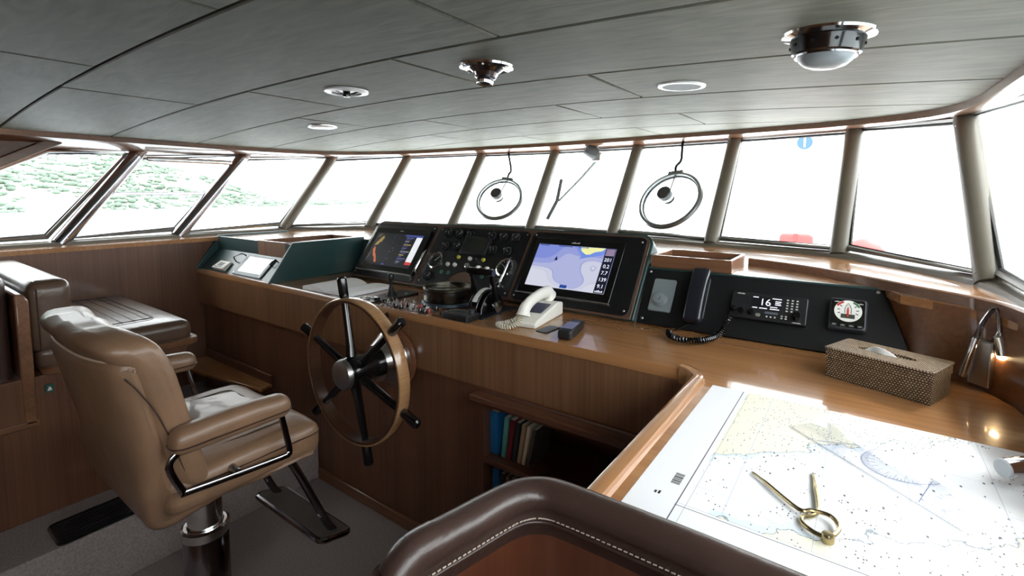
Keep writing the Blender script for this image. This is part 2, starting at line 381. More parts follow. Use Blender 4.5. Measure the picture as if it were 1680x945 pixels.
for i, ((x, y), t) in enumerate(zip(BASE, TOP)):
    if i == len(BASE)-1: break
    bpt = V3((x, y, 1.2)); tp = V3(t); d = (tp-bpt)
    inn = V3((-1.68-x, 1.0-y, 0)).normalized()*.018
    post = thing('window_post', None, None, kind='structure')
    obj('post_cover', B().tube([bpt+inn-d*.005, bpt+inn+d*.94], .041, 18), DSTEEL() if i < 2 else BEIGE(), post)
    obj('post_head', B().tube([bpt+inn+d*.94, bpt+inn+d*1.02], .037, 18), TRIMY(), post)
    for f in (.05, .9): obj('screw', B().sphere(bpt+inn+d*f+inn.normalized()*.041, .004, 1), STEEL(), post)
# floor, raised carpet platform
tag(obj('floor', B().box(-3.6, .36, -1.2, 2.05, -.04, 0), CARPET()), 'grey carpeted floor', 'floor', kind='structure')
tag(obj('floor_platform', B().box(-3.53, -2.24, -1.2, 1.385, 0, .238), CARPET(), bevel=.008), 'raised carpeted platform under the pilot bench', 'floor', kind='structure')

# ------------------------------------------------------------------ helm console joinery
ZT = .99
path = [(-3.527,1.36),(-2.0,1.36),(-.41,1.36)] + arc(-.41, 1.29, .07, 90, 0, 8)[1:] + [(-.34,1.0),(-.34,.675)]
poly = path + [(.343,.675),(.343,1.1),(.333,1.40),(.308,1.575),(.262,1.678),(.185,1.738),(.10,1.775),(-.69,1.775),(-2.455,1.775),(-2.455,1.995),(-3.53,1.995)]
b = B().cprism(poly, .962, ZT)
tag(obj('worktop', b, TOPW(), smooth=0), 'glossy varnished teak worktop running along the helm and round to the chart table', 'worktop')
hc = thing('helm_console', 'long wood veneer helm console front with a raised lip and set back base', 'console', (0, 0, 0))
def strip(path, secf):
    P = [V3((*p[:2], 0)) for p in path]; secs = []
    for i, p in enumerate(P):
        t = (P[min(i+1, len(P)-1)]-P[max(i-1, 0)]).normalized(); s_ = V3((t.y, -t.x, 0))   # towards the aisle
        secs.append([p+s_*o+V3((0, 0, z)) for o, z in secf])
    return B().loop_loft(secs)
obj('front_band', strip(path, ((0,.768),(.0,.962),(-.022,.962),(-.022,.768))), FRONT(), hc, smooth=50)
obj('band_shadow_lip', strip(path, ((-.004,.760),(-.004,.768),(-.03,.768),(-.03,.760))), DARKX(), hc, smooth=50)
pa, pb_ = path[:6], path[6:]
obj('edge_moulding', strip(path[:4], ((.004,.962),(.004,.991),(.001,.995),(-.010,.995),(-.013,.9905),(-.013,.962))), TOPW(), hc, smooth=50)
rail = path[3:]
obj('table_fiddle', strip(rail, ((.008,.955),(.010,.985),(.006,1.004),(-.006,1.008),(-.020,1.004),(-.026,.9905),(-.026,.955))), TOPWY(), hc, smooth=50)
obj('lower_panel', B().box(-3.527, -1.13, 1.39, 1.41, 0, .765), DARKW(), hc)
obj('lower_panel', B().box(-.30, -.28, .70, 1.35, 0, .765), DARKW(), hc)
obj('table_end_panel', B().box(-.34, .343, .677, .69, 0, .962), DARKW(), hc)
obj('kick_board', B().box(-2.24, -1.13, 1.376, 1.39, 0, .055), TRIMX(), hc, bevel=.004)
# bookshelf
bs = thing('bookshelf', 'low open wood bookshelf built in under the console', 'bookshelf', (-.75, 1.35, 0))
def bsx(x0, x1, y0, y1, z0, z1): return B().box(x0+.75, x1+.75, y0-1.35, y1-1.35, z0, z1)
obj('top_board', bsx(-1.14, -.31, 1.312, 1.36, .728, .752), DARKX(), bs, bevel=.004)
obj('top_board', bsx(-1.13, -.31, 1.36, 1.66, .728, .752), DARKX(), bs)
obj('side', bsx(-1.13, -1.112, 1.36, 1.66, 0, .728), DARKW(), bs)
obj('side', bsx(-.328, -.31, 1.36, 1.66, 0, .728), DARKW(), bs)
obj('bottom', bsx(-1.112, -.328, 1.36, 1.64, 0, .04), DARKX(), bs)
obj('back', bsx(-1.112, -.31, 1.64, 1.66, 0, .728), DARKX(), bs)
obj('shelf', bsx(-1.112, -.31, 1.36, 1.64, .475, .497), DARKX(), bs, bevel=.003)
obj('shelf', bsx(-1.112, -.31, 1.36, 1.64, .2, .22), DARKX(), bs, bevel=.003)
obj('face_frame', bsx(-1.13, -.31, 1.355, 1.372, .70, .728), DARKX(), bs)
bk = [(-1.095,.036,.165,(30,110,168),0,'wide blue binder standing at the end of the upper shelf'),(-1.052,.018,.160,(96,172,160),6,'slim pale green book beside the blue binder'),(-1.028,.020,.158,(120,36,46),7,'dark red book leaning on the green one'),
      (-1.004,.016,.155,(50,56,60),8,'charcoal book between the red and tan ones'),(-.982,.014,.155,(178,150,118),9,'tan cloth book in the upper row'),(-.962,.014,.153,(214,196,168),10,'cream book in the upper row'),(-.942,.012,.150,(90,82,78),12,'grey brown book closing the upper row')]
for x, w, h, c, a, lb in bk:
    t = thing('book', lb, 'book', (x, 1.40, .497), (0, rad(a), 0), 'books on the upper shelf')
    m = mat('cover_%d_%d_%d' % c, lin(*c), .5)
    obj('cover', B().box(-w/2, w/2, 0, .13, 0.0+abs(sin(rad(a)))*w/2, h), m, t, bevel=.0015)
    obj('pages', B().box(-w/2+.002, w/2-.002, .004, .131, h-.002, h+.0005), mat('page_edges', lin(222, 214, 196), .8), t)
for x, w, h, c, lb in [(-1.098,.030,.16,(30,110,168),'blue binder on the lower shelf'),(-1.066,.02,.15,(44,48,54),'black book on the lower shelf beside the blue binder'),(-1.042,.016,.15,(150,120,92),'tan book on the lower shelf'),(-1.02,.02,.145,(70,60,60),'dark brown book on the lower shelf')]:
    t = thing('book', lb, 'book', (x, 1.40, .22), (0, rad(3), 0), 'books on the lower shelf')
    obj('cover', B().box(-w/2, w/2, 0, .13, .001, h+.06), mat('cover_%d_%d_%d' % c, lin(*c), .5), t, bevel=.0015)
    obj('pages', B().box(-w/2+.002, w/2-.002, .004, .131, h+.058, h+.0605), mat('page_edges', lin(222, 214, 196), .8), t)
# foot shelf on the platform
t = thing('foot_shelf', 'small wood foot shelf with a dark raised back lip fixed to the console', 'shelf', (-3.1, 1.3, .238))
obj('board', B().prism([(-.40,.085),(.42,.085),(.44,.01),(-.2,-.09),(-.40,-.09)], .145, .163), TOPW(), t, bevel=.003)
obj('lip', B().box(-.40, .42, .075, .088, .163, .215), DARKX(), t, bevel=.002)
obj('bracket', B().box(-.3, .3, .03, .085, 0, .145), DARKX(), t)

# ------------------------------------------------------------------ instrument dash
TH = rad(54); DO = V3((-1.55, 1.765, ZT)); DU = V3((0, cos(TH), sin(TH))); DN = V3((0, -sin(TH), cos(TH)))
def fp(x, y, off=0): return DO + V3((x, 0, 0)) + DU*y + DN*off
DR = (TH, 0, 0)
dash = thing('instrument_dash', 'raised dark green helm dash housing with wood edge trim holding screens and gauges', 'dashboard', DO, DR)
def dpoly(x0, y0, x1, y1, r): return [(x0, y0), (x1, y0)] + [(x1-r+r*cos(rad(a)), y1-r+r*sin(rad(a))) for a in range(0, 91, 15)] + [(x0+r+r*cos(rad(a)), y1-r+r*sin(rad(a))) for a in range(90, 181, 15)]
obj('housing', B().prism(dpoly(-.90, .002, .855, .392, .055), -.06, .012), GREEN(), dash, bevel=.006, smooth=40)
obj('wood_trim', B().prism(dpoly(-.888, .003, .843, .380, .045), .010, .016), wood('dash_trim_wood', lin(84, 62, 50), lin(106, 80, 64), 'X', .4, .2), dash, bevel=.002)
PB = BLACK()
obj('radar_panel', B().prism(rrect(-.880, .012, -.372, .368, .022), .014, .021), PB, dash, bevel=.0015)
cp = [(-.345,.014),(-.155,.014)] + [(-.045+.11*cos(rad(a)), .014+.10*sin(rad(a))) for a in range(180, -1, -15)] + [(.085,.014),(.252,.014),(.252,.350),(.232,.366),(-.325,.366),(-.345,.350)]
b = B().cprism(cp, .014, .021); obj('gauge_panel', b, PB, dash, smooth=20)
obj('chart_panel', B().prism(rrect(.268, .012, .832, .368, .03), .014, .021), PB, dash, bevel=.0015)
scr = obj('screw', B().lathe([(.0045,0),(.0045,.0015),(.003,.003),(.0005,.003)], seg=10), STEEL(), dash, (-.862,.350,.021))
for x, y in ((-.390,.350),(-.862,.032),(-.390,.03),(-.328,.347),(.236,.347),(-.328,.032),(.236,.032),(.286,.35),(.812,.345),(.286,.03),(.812,.032)): share('screw', scr, dash, (x, y, .021))
# small gauges
bez = mat('dark_gauge_bezel', lin(38, 39, 42), .25, metal=.6); gf = mat('gauge_face', lin(20, 21, 23), .3); ndl = mat('white_print', lin(225, 225, 220), .5)
def gauge(x, y, r, chrome=False):
    g = obj('gauge', B().lathe([(r*.8,.0),(r,.0),(r,.006),(r*.88,.009),(r*.8,.006)], seg=28, close=True), CHROME() if chrome else bez, dash, (x, y, .021))
    obj('dial', B().lathe([(r*.84,.0),(r*.84,.003),(.0003,.003)], seg=24), gf, g)
    b = B()
    for k in range(9):
        a = rad(-30+30*k); b.box(r*.60, r*.74, -.0006, .0006, .003, .0038, RZ(a))
    obj('scale_marks', b, ndl, g)
    obj('needle', B().prism([(-.0012,-r*.15),(.0012,-r*.15),(.0004,r*.62),(-.0004,r*.62)], .0042, .0052, RZ(rad(random.choice((-40, 30, 55))))), ndl, g)
    return g
for x, y in ((-.268,.324),(-.190,.324),(-.112,.326),(.030,.328),(.103,.326),(.178,.328),(-.251,.248),(-.171,.251),(.072,.250),(.159,.248)): gauge(x, y, .030)
gauge(-.273, .158, .049, True); gauge(.182, .159, .049, True); gauge(-.279, .064, .028); gauge(.166, .071, .029, True)
mon = obj('engine_monitor', B().prism(rrect(-.125, .205, .042, .308, .010), .021, .040), SATINB(), dash, bevel=.003)
obj('monitor_screen', B().prism(rrect(-.112, .219, .024, .300, .004), .040, .0405), mat('unlit_lcd', lin(46, 48, 44), .2), mon)
lampY = mat('yellow_lamp_cap', lin(196, 190, 70), .25); lampW = mat('white_knob', lin(214, 212, 208), .3); lampG = mat('green_ring', lin(70, 130, 110), .3)
for x, y in ((-.128,.190),(.036,.188)): obj('warning_lamp', B().lathe([(.011,0),(.011,.004),(.008,.009),(.0005,.011)], seg=16), lampY, dash, (x, y, .021))
for x, y in ((-.177,.142),(-.128,.143),(.033,.142),(.081,.142),(-.048,.186)): obj('push_button', B().lathe([(.011,0),(.011,.006),(.009,.012),(.0005,.013)], seg=16), lampW, dash, (x, y, .021))
for x, y in ((-.200,.096),(-.153,.097),(.068,.098)): obj('indicator_ring', B().lathe([(.006,0),(.010,0),(.010,.003),(.006,.003)], seg=14, close=True), lampG, dash, (x, y, .021))
obj('ignition_switch', B().lathe([(.014,0),(.014,.007),(.009,.009),(.009,.016),(.0005,.016)], seg=18), STEEL(), dash, (-.048, .146, .021))
obj('toggle', B().tube([(0, 0, 0), (.004, .006, .03)], [.003, .004], 8), CHROME(), dash, (.009, .172, .021))
def handle(p0, p1):
    d = [V3((p0[0], p0[1], .021)), V3((p0[0], p0[1], .044)), V3((p0[0]*.9+p1[0]*.1, p0[1]*.9+p1[1]*.1, .050)), V3((p0[0]*.1+p1[0]*.9, p0[1]*.1+p1[1]*.9, .050)), V3((p1[0], p1[1], .044)), V3((p1[0], p1[1], .021))]
    obj('grab_handle', B().tube(d, .005, 8), CHROME(), dash)
handle((-.352, .198), (-.360, .068)); handle((.212, .200), (.207, .064))
# recess wall left of the dash
t = thing('recess_panel', 'dark green back panel of the recess between the port console and the dash', 'panel', (-2.53, 1.985, ZT))
obj('board', B().box(-.074, .074, -.012, 0, .0, .198), GREEN(), t)
obj('speaker', B().lathe([(.052,0),(.052,.010),(.040,.016),(.034,.008),(.0005,.012)], RX(pi/2), 26), RUBBER(), t, (.01, -.012, .11))
# displays
def ramp_screen(name, stops, scale, estr, seed=0):
    m = bpy.data.materials.new(name); m.use_nodes = True; n, l = nt(m); p = n['Principled BSDF']; p.inputs['Base Color'].default_value = (.01, .01, .012, 1); p.inputs['Roughness'].default_value = .15
    tc = n.new('ShaderNodeTexCoord'); mp = n.new('ShaderNodeMapping'); mp.inputs['Scale'].default_value = scale; mp.inputs['Location'].default_value = (seed, 0, 0)
    nz = n.new('ShaderNodeTexNoise'); nz.inputs['Scale'].default_value = 1; nz.inputs['Detail'].default_value = 0; l.new(tc.outputs['Object'], mp.inputs[0]); l.new(mp.outputs[0], nz.inputs['Vector'])
    sx = n.new('ShaderNodeSeparateXYZ'); l.new(tc.outputs['Object'], sx.inputs[0])
    a = n.new('ShaderNodeMath'); a.operation = 'MULTIPLY_ADD'; a.inputs[1].default_value = 3.0; a.inputs[2].default_value = 0.0; l.new(sx.outputs['Y'], a.inputs[0])
    ad = n.new('ShaderNodeMath'); ad.operation = 'ADD'; l.new(a.outputs[0], ad.inputs[0]); l.new(nz.outputs['Fac'], ad.inputs[1])
    cr = n.new('ShaderNodeValToRGB'); cr.color_ramp.interpolation = 'CONSTANT'; e = cr.color_ramp.elements
    while len(e) < len(stops): e.new(.5)
    for q, (pos, c) in zip(e, stops): q.position = pos; q.color = c
    l.new(ad.outputs[0], cr.inputs[0]); l.new(cr.outputs[0], p.inputs['Emission Color']); p.inputs['Emission Strength'].default_value = estr
    return m
EW = lambda: mat('screen_white_pixels', lin(200, 200, 210), .4, emit=lin(225, 228, 240), estr=.9)
def glow(c, s=.8): return mat('screen_%d_%d_%d' % c, lin(*c), .4, emit=lin(*c), estr=s)
cd = thing('chartplotter', 'large lit marine chart display with pale blue sea chart on the right of the dash', 'display', fp(.528, .188, .021), DR)
obj('bezel', B().prism(rrect(-.232, -.140, .220, .142, .008), 0, .014), GLOSSB(), cd, bevel=.003)
sc1 = ramp_screen('sea_chart_pixels', [(0, lin(226, 228, 244)), (.36, lin(186, 192, 226)), (.366, lin(218, 220, 242)), (.44, lin(150, 160, 222)), (.446, lin(186, 192, 236)), (.56, lin(140, 150, 222)), (.566, lin(160, 170, 232)), (.74, lin(136, 152, 230))], (5.5, 7, 1), .85)
obj('screen', B().prism(rrect(-.196, -.104, .188, .108, .002), .014, .0146), sc1, cd)
obj('data_column', B().prism(rrect(.141, -.103, .187, .107, .001), .0146, .0150), glow((24, 26, 48), .4), cd)
for i, s in enumerate(('201', '0.2', '7.7', '139', '9.1')): text('data_value', s, .024, EW(), cd, (.164, .052-.031*i, .0152))
smallprint(cd, .164, -.094, .036, .010, .015, EW(), 5)
obj('data_tile', B().prism(rrect(.145, .072, .184, .104, .001), .0150, .0152), glow((150, 130, 160), .5), cd)
obj('land', B().prism([(.02,.107),(.03,.085),(.055,.070),(.075,.072),(.095,.086),(.125,.092),(.139,.107)], .0146, .0149), glow((216, 216, 150), .85), cd)
obj('shallow_water', B().prism([(.0,.107),(.012,.085),(.035,.06),(.03,.045),(.06,.055),(.09,.062),(.139,.075),(.139,.107)], .0146, .01475), glow((104, 130, 205), .8), cd)
obj('own_ship_mark', B().prism([(-.09,.03),(-.082,.052),(-.074,.03)], .0146, .0150), glow((30, 34, 60), .2), cd)
obj('scale_badge', B().prism(rrect(-.020, -.100, .014, -.085, .002), .0146, .0150), glow((40, 70, 150), .6), cd)
for i, w in ((0, .05), (1, .07), (2, .05)): obj('status_bar', B().box(-.19+.1*i, -.19+.1*i+w, .101, .106, .0146, .0149), glow((70, 90, 160), .5), cd)
smallprint(cd, -.01, .124, .042, .008, .014, ndl)
obj('lower_lip', B().box(-.232, .220, -.146, -.141, 0, .018), STEEL(), cd, bevel=.001)
rd = thing('radar_display', 'dark radar display with orange echoes on the left of the dash', 'display', fp(-.622, .188, .021), DR)
obj('bezel', B().prism(rrect(-.230, -.140, .232, .142, .008), 0, .014), GLOSSB(), rd, bevel=.003)
obj('screen', B().prism(rrect(-.192, -.106, .194, .104, .002), .014, .0146), glow((17, 18, 26), .5), rd)
def blob(name, pts, c, jit=.004):
    P = []
    for a, b2 in zip(pts, pts[1:]+pts[:1]):
        for k in range(4): P.append((a[0]+(b2[0]-a[0])*k/4+random.uniform(-jit, jit), a[1]+(b2[1]-a[1])*k/4+random.uniform(-jit, jit)))
    b = B().cprism(P, .0146, .0150); obj(name, b, glow(c, .7), rd, smooth=0)
blob('echo', [(-.170,.018),(-.155,.06),(-.128,.086),(-.118,.075),(-.128,.048),(-.148,.022)], (150, 128, 70))
blob('echo', [(-.160,.010),(-.145,-.01),(-.108,-.062),(-.092,-.088),(-.100,-.092),(-.135,-.055),(-.165,-.01)], (190, 104, 66))
for i in range(10):
    x, y = random.uniform(-.05, .02), random.uniform(-.08, .08); obj('echo_dot', B().box(x, x+.003, y, y+.003, .0146, .0149), glow((150, 150, 160), .5), rd)
blob('echo', [(-.178,.07),(-.168,.09),(-.15,.098),(-.16,.08)], (120, 110, 80)); blob('echo', [(-.145,.035),(-.120,.055),(-.112,.07),(-.128,.046)], (170, 140, 70), .002); blob('echo', [(-.186,-.095),(-.18,-.06),(-.170,-.02),(-.176,-.05)], (150, 150, 140), .001)
obj('range_line', B().box(-.028, -.0272, -.1, .1, .0146, .0148), glow((90, 96, 120), .4), rd)
obj('menu_column', B().box(.146, .192, -.085, .088, .0146, .0149), glow((220, 222, 226), .85), rd)
obj('alarm_tile', B().box(.146, .192, -.086, -.068, .0149, .0151), glow((190, 50, 50), .8), rd)
obj('header_strip', B().box(.05, .192, .09, .101, .0146, .0149), glow((70, 84, 160), .6), rd)
for i in range(8):
    w = random.uniform(.03, .07); obj('data_row', B().box(.068, .068+w, .078-.022*i, .084-.022*i, .0146, .0149), glow(((90, 96, 150), (150, 150, 160), (170, 150, 90))[i % 3], .6), rd)
    obj('data_row', B().box(.068, .068+w*.7, .069-.022*i, .073-.022*i, .0146, .0149), glow((80, 88, 140), .5), rd)
for x in (-.03, -.018): obj('cursor_badge', B().lathe([(.004,.0146),(.004,.015),(.0004,.015)], seg=10), glow((90, 100, 190), .8), rd, (x, -.097, 0))
smallprint(rd, 0, .124, .03, .006, .014, ndl, 5)
obj('lower_lip', B().box(-.230, .232, -.146, -.141, 0, .018), STEEL(), rd, bevel=.001)
# ------------------------------------------------------------------ starboard equipment panel
ep = thing('equipment_panel', 'plain matte black equipment panel to the right of the dash', 'panel', DO, DR)
obj('plate', B().prism([(.864,.003),(1.690,.003),(1.615,.242),(.856,.242)], -.02, .006), PB, ep, bevel=.002)
for x, y in ((.872,.222),(.884,.022),(1.600,.226)): share('screw', scr, ep, (x, y, .006), scale=(1.2, 1.2, 1.2))
obj('panel_top', B().box(.86, 1.61, -.02, .02, -.006, .0, T(0, .25, -.005) @ RX(-TH)), GREEN(), ep)
t = thing('alarm_button', 'grey plastic alarm plate with a round knob on the black panel', 'button plate', fp(.941, .123, .006), DR)
obj('plate', B().prism(rrect(-.043, -.068, .043, .068, .008), 0, .010), GREYP(), t, bevel=.003)
obj('knob', B().lathe([(.030,.010),(.030,.014),(.024,.020),(.022,.026),(.008,.028),(.0005,.024)], seg=28), GREYP(), t, (-.004, -.02, 0))
# handset
t = thing('radio_handset', 'black radio telephone handset hanging on the black panel with a coiled cord', 'handset', fp(1.075, .13, .006), DR)
def hs(p):
    y = p[1]; q = max(0, abs(y)-.055)/.05
    return (p[0]*(1+.08*q), p[1], p[2]+.012*(1-(y/.11)**2)*(1 if p[2] > 0 else .2))
obj('cradle', B().prism(rrect(-.030, -.085, .030, .085, .008), 0, .014), SATINB(), t, bevel=.003)
obj('receiver', B().rbox((0, 0, .032), (.060, .215, .034), .013, 6, hs), mat('navy_black_plastic', lin(26, 28, 38), .28, coat=.3), t)
inv = (T(*fp(1.075, .13, .006)) @ RX(TH)).inverted()
cpts = [(-.475,1.715,1.03),(-.505,1.70,1.012),(-.530,1.69,1.002),(-.525,1.65,1.0),(-.500,1.615,1.0),(-.455,1.60,1.0),(-.412,1.625,1.0),(-.382,1.685,1.003),(-.362,1.725,1.03),(-.352,1.745,1.065)]
sp_ = smooth_path(cpts, 8)
obj('cord_lead', B().tube([inv @ q for q in sp_[:24]], .0028, 8), GLOSSB(), t)
def coil(pts, R, r, pitch, M=None, seg=6, per=9):
    L = [0]
    for a, c in zip(pts, pts[1:]): L.append(L[-1]+(c-a).length)
    n = int(L[-1]/pitch*per); out = []; j = 0; up = V3((0, 0, 1))
    for i in range(n+1):
        s = L[-1]*i/n
        while j < len(L)-2 and L[j+1] < s: j += 1
        f = (s-L[j])/max(1e-9, L[j+1]-L[j]); p = pts[j].lerp(pts[j+1], f); t_ = (pts[j+1]-pts[j]).normalized()
        u = (up-t_*up.dot(t_)); u = u.normalized() if u.length > 1e-5 else t_.orthogonal().normalized(); w = t_.cross(u); a = 2*pi*i/per
        q = p+u*R*cos(a)+w*R*sin(a); out.append(M @ q if M is not None else q)
    return B().tube(out, r, seg)
obj('coiled_cord', coil([q+V3((0, 0, .006)) for q in sp_[22:]], .0085, .0031, .0088, inv), GLOSSB(), t)
# VHF radio
t = thing('vhf_radio', 'black marine radio showing channel 16 on its lit screen', 'radio', fp(1.302, .122, .006), DR)
obj('body', B().prism(rrect(-.116, -.049, .116, .049, .006), 0, .016), SATINB(), t, bevel=.003)
obj('screen', B().prism(rrect(-.050, -.008, .042, .036, .002), .016, .0165), glow((10, 11, 16), .3), t)
text('channel_number', '16', .036, EW(), t, (-.008, .016, .0167))
for x0, x1, y in ((-.047,-.03,.0335),(.012,.04,.0335),(.022,.040,.024),(.022,.038,.018),(.022,.040,.012),(-.046,-.03,-.0055),(-.024,.0,-.0055),(.008,.036,-.0055),(.008,.03,.002)):
    obj('screen_text', B().box(x0, x1, y-.0016, y+.0016, .0165, .0168), EW(), t)
for i in range(5): obj('grille_slot', B().box(-.108, -.058, .004+.0065*i, .0065+.0065*i, .016, .0166), RUBBER(), t)
smallprint(t, -.086, .042, .026, .005, .016, ndl, 7); smallprint(t, .090, -.043, .026, .004, .016, ndl, 7)
for x in (-.078, -.047): obj('knob', B().lathe([(.010,.016),(.009,.030),(.0005,.031)], seg=18), GLOSSB(), t, (x, -.026, 0))
obj('knob', B().lathe([(.013,.016),(.012,.034),(.0005,.035)], seg=20), GLOSSB(), t, (.088, -.022, 0))
obj('cord_socket', B().lathe([(.010,.016),(.010,.028),(.006,.036),(.0005,.036)], seg=16), GLOSSB(), t, (-.104, -.022, 0))
key0 = obj('key', B().box(-.003, .003, -.002, .002, .016, .0175), ndl, t, (.058, .034, 0))
for r_ in range(5):
    for c_ in range(3):
        if r_ or c_: share('key', key0, t, (.058+.014*c_, .034-.010*r_, 0))
for x, y in ((.046,-.026),(.058,-.026),(.046,-.034),(.058,-.034)): share('key', key0, t, (x, y, 0))
obj('soft_keys', B().prism(rrect(-.006, -.024, .034, -.016, .003), .016, .0172), mat('key_outline', lin(90, 96, 104), .4), t)
for x in (.002, .014, .026): share('key', key0, t, (x, -.034, 0), scale=(.8, 1.2, 1))
obj('distress_key', B().prism(rrect(-.032, -.038, -.018, -.026, .003), .016, .0178), mat('grey_key', lin(130, 126, 120), .4), t)
# wind instrument
t = thing('wind_instrument', 'square black wind gauge with white dial and red needle on the black panel', 'gauge', fp(1.526, .130, .006), DR)
obj('body', B().rbox((0, 0, .012), (.100, .108, .028), .010, 4), mat('slate_plastic', lin(52, 55, 64), .35), t)
obj('face', B().prism(rrect(-.043, -.046, .043, .046, .008), .024, .0265), GLOSSB(), t)
obj('dial', B().lathe([(.036,.0265),(.036,.0278),(.0005,.0278)], seg=40), mat('dial_white', lin(226, 226, 222), .5, emit=lin(226, 226, 222), estr=.15), t, (0, .008, 0))
def ring_arc(r0, r1, a0, a1, z0, z1):
    P = arc(0, 0, r1, a0, a1, 10)+arc(0, 0, r0, a1, a0, 10); b = B().cprism(P, z0, z1); return b
obj('port_sector', ring_arc(.029, .035, 112, 152, .0278, .0282), mat('sector_red', lin(190, 40, 40), .5), t, (0, .008, 0))
obj('starboard_sector', ring_arc(.029, .035, 28, 68, .0278, .0282), mat('sector_green', lin(60, 120, 80), .5), t, (0, .008, 0))
for k in range(6):
    a = rad((200, 172, 140, -20, 8, 40)[k]); obj('dial_mark', B().box(.021, .028, -.0012, .0012, .0278, .0282, RZ(a)), RUBBER(), t, (0, .008, 0))
obj('hull_outline', B().tube([(-.008,-.008,.0282),(-.0085,.006,.0282),(-.005,.018,.0282),(0,.026,.0282),(.005,.018,.0282),(.0085,.006,.0282),(.008,-.008,.0282)], .0008, 5), RUBBER(), t, (0, .008, 0))
obj('lcd', B().box(-.018, .018, -.020, -.006, .0278, .0284), mat('lcd_dark', lin(70, 74, 66), .3), t, (0, .003, 0))
obj('needle', B().prism([(-.0022,-.018),(.0022,-.018),(.0026,0),(.001,.014),(-.001,.014),(-.0026,0)], .0284, .0294), mat('needle_red', lin(205, 50, 44), .4), t, (0, .006, 0))
for x in (-.033, -.011, .011, .033): obj('button', B().prism(rrect(x-.008, -.046, x+.008, -.036, .004), .0265, .029), SATINB(), t); smallprint(t, x, -.041, .010, .003, .029, ndl, 4)
smallprint(t, -.028, .038, .016, .004, .0265, ndl, 4); smallprint(t, .032, .036, .014, .004, .0265, ndl, 4)

# ------------------------------------------------------------------ port side console
pc = thing('port_console', 'low dark green side console with a sloped panel at the port window', 'console', (-3.08, 1.37, ZT))
def cheek(x0, x1): return B().extrude([(x0,-.025,0),(x0,.13,.213),(x0,.615,.213),(x0,.615,0)], (x1-x0, 0, 0))
obj('side_cheek', cheek(.455, .475), GREEN(), pc, bevel=.004); obj('side_cheek', cheek(-.449, -.431), GREEN(), pc, bevel=.004)
obj('sloped_panel', B().extrude([(-.431,-.002,.001),(-.431,.12,.122),(-.431,.12,.10),(-.431,-.002,-.0)], (.886, 0, 0)), GREEN(), pc)
obj('back_board', B().box(-.431, .455, .12, .132, .10, .205), GREEN(), pc)
PA = atan2(.121, .122)
def pp(x, y, o=0): return V3((-3.08, 1.368, ZT+.001))+V3((x, cos(PA)*y-sin(PA)*o, sin(PA)*y+cos(PA)*o))
t = thing('console_tablet', 'flat touch display lying on the sloped green panel', 'display', pp(.175, .085, .001), (PA, 0, 0))
obj('frame', B().prism(rrect(-.17, -.075, .16, .068, .006), 0, .007), GREYP(), t, bevel=.002)
obj('screen', B().prism(rrect(-.125, -.052, .135, .058, .003), .007, .0074), mat('pale_screen', lin(205, 215, 222), .12, emit=lin(205, 215, 222), estr=.35), t)
for x, y in ((-.155,.056),(.148,.056),(-.155,-.064),(.148,-.064)): obj('screw', B().lathe([(.004,.007),(.004,.009),(.0004,.009)], seg=8), STEEL(), t, (x, y, 0))
obj('stylus_clip', B().tube([(.166,.02,.0),(.166,.02,.016),(.18,.055,.016),(.18,.055,0)], .004, 8), GLOSSB(), t)
t = thing('card_reader', 'small white wedge shaped device on the sloped green panel', 'device', pp(-.16, .047, .001), (PA, 0, 0))
obj('body', B().extrude([(-.07,-.034,0),(-.07,.034,0),(-.07,.034,.014),(-.07,-.034,.03)], (.14, 0, 0)), WHITEP(), t, bevel=.005)
obj('display', B().prism(rrect(-.03, -.014, .03, .016, .003), .0, .001, T(0, 0, .0225) @ RX(-.231)), mat('grey_lcd', lin(120, 124, 120), .3), t)
obj('key', B().prism(rrect(-.05, -.026, .05, -.019, .002), .0, .001, T(0, 0, .0225) @ RX(-.231)), GREYP(), t)
t = thing('panel_grab_handle', 'small black wire handle standing on the sloped green panel', 'handle', pp(-.035, .115, .001), (PA, 0, 0))
obj('bow', B().tube(smooth_path([(-.03,-.02,0),(-.03,-.015,.02),(-.025,-.005,.034),(.025,.02,.034),(.03,.028,.02),(.03,.03,0)], 4), .0035, 8), GLOSSB(), t)
# wooden trays
t = thing('wood_tray', 'open wood tray sunk into the ledge beside the green port console', 'tray', (-2.825, 1.75, 1.10))
for nm, a in (('front', (-.155,.155,-.262,-.25,.01,.10)), ('back', (-.155,.155,.238,.25,0,.10)), ('side', (-.155,-.143,-.25,.238,0,.10)), ('side', (.143,.155,-.25,.238,0,.10))): obj(nm, B().box(*a), FRONT() if nm == 'front' else TRIMY(), t, bevel=.002)
obj('bottom', B().box(-.143, .143, -.25, .238, .02, .03), TRIMY(), t)
t = thing('wood_tray', 'shallow open wood tray standing on the ledge above the black panel', 'tray', (-.535, 2.035, 1.19))
for nm, a in (('front', (-.152,.152,-.122,-.110,0,.048)), ('back', (-.152,.152,.112,.124,0,.048)), ('side', (-.152,-.140,-.11,.112,0,.048)), ('side', (.140,.152,-.11,.112,0,.048))): obj(nm, B().box(*a), TRIMX() if nm in ('front', 'back') else TRIMY(), t, bevel=.002)
obj('bottom', B().box(-.14, .14, -.11, .112, 0, .008), TRIMY(), t)

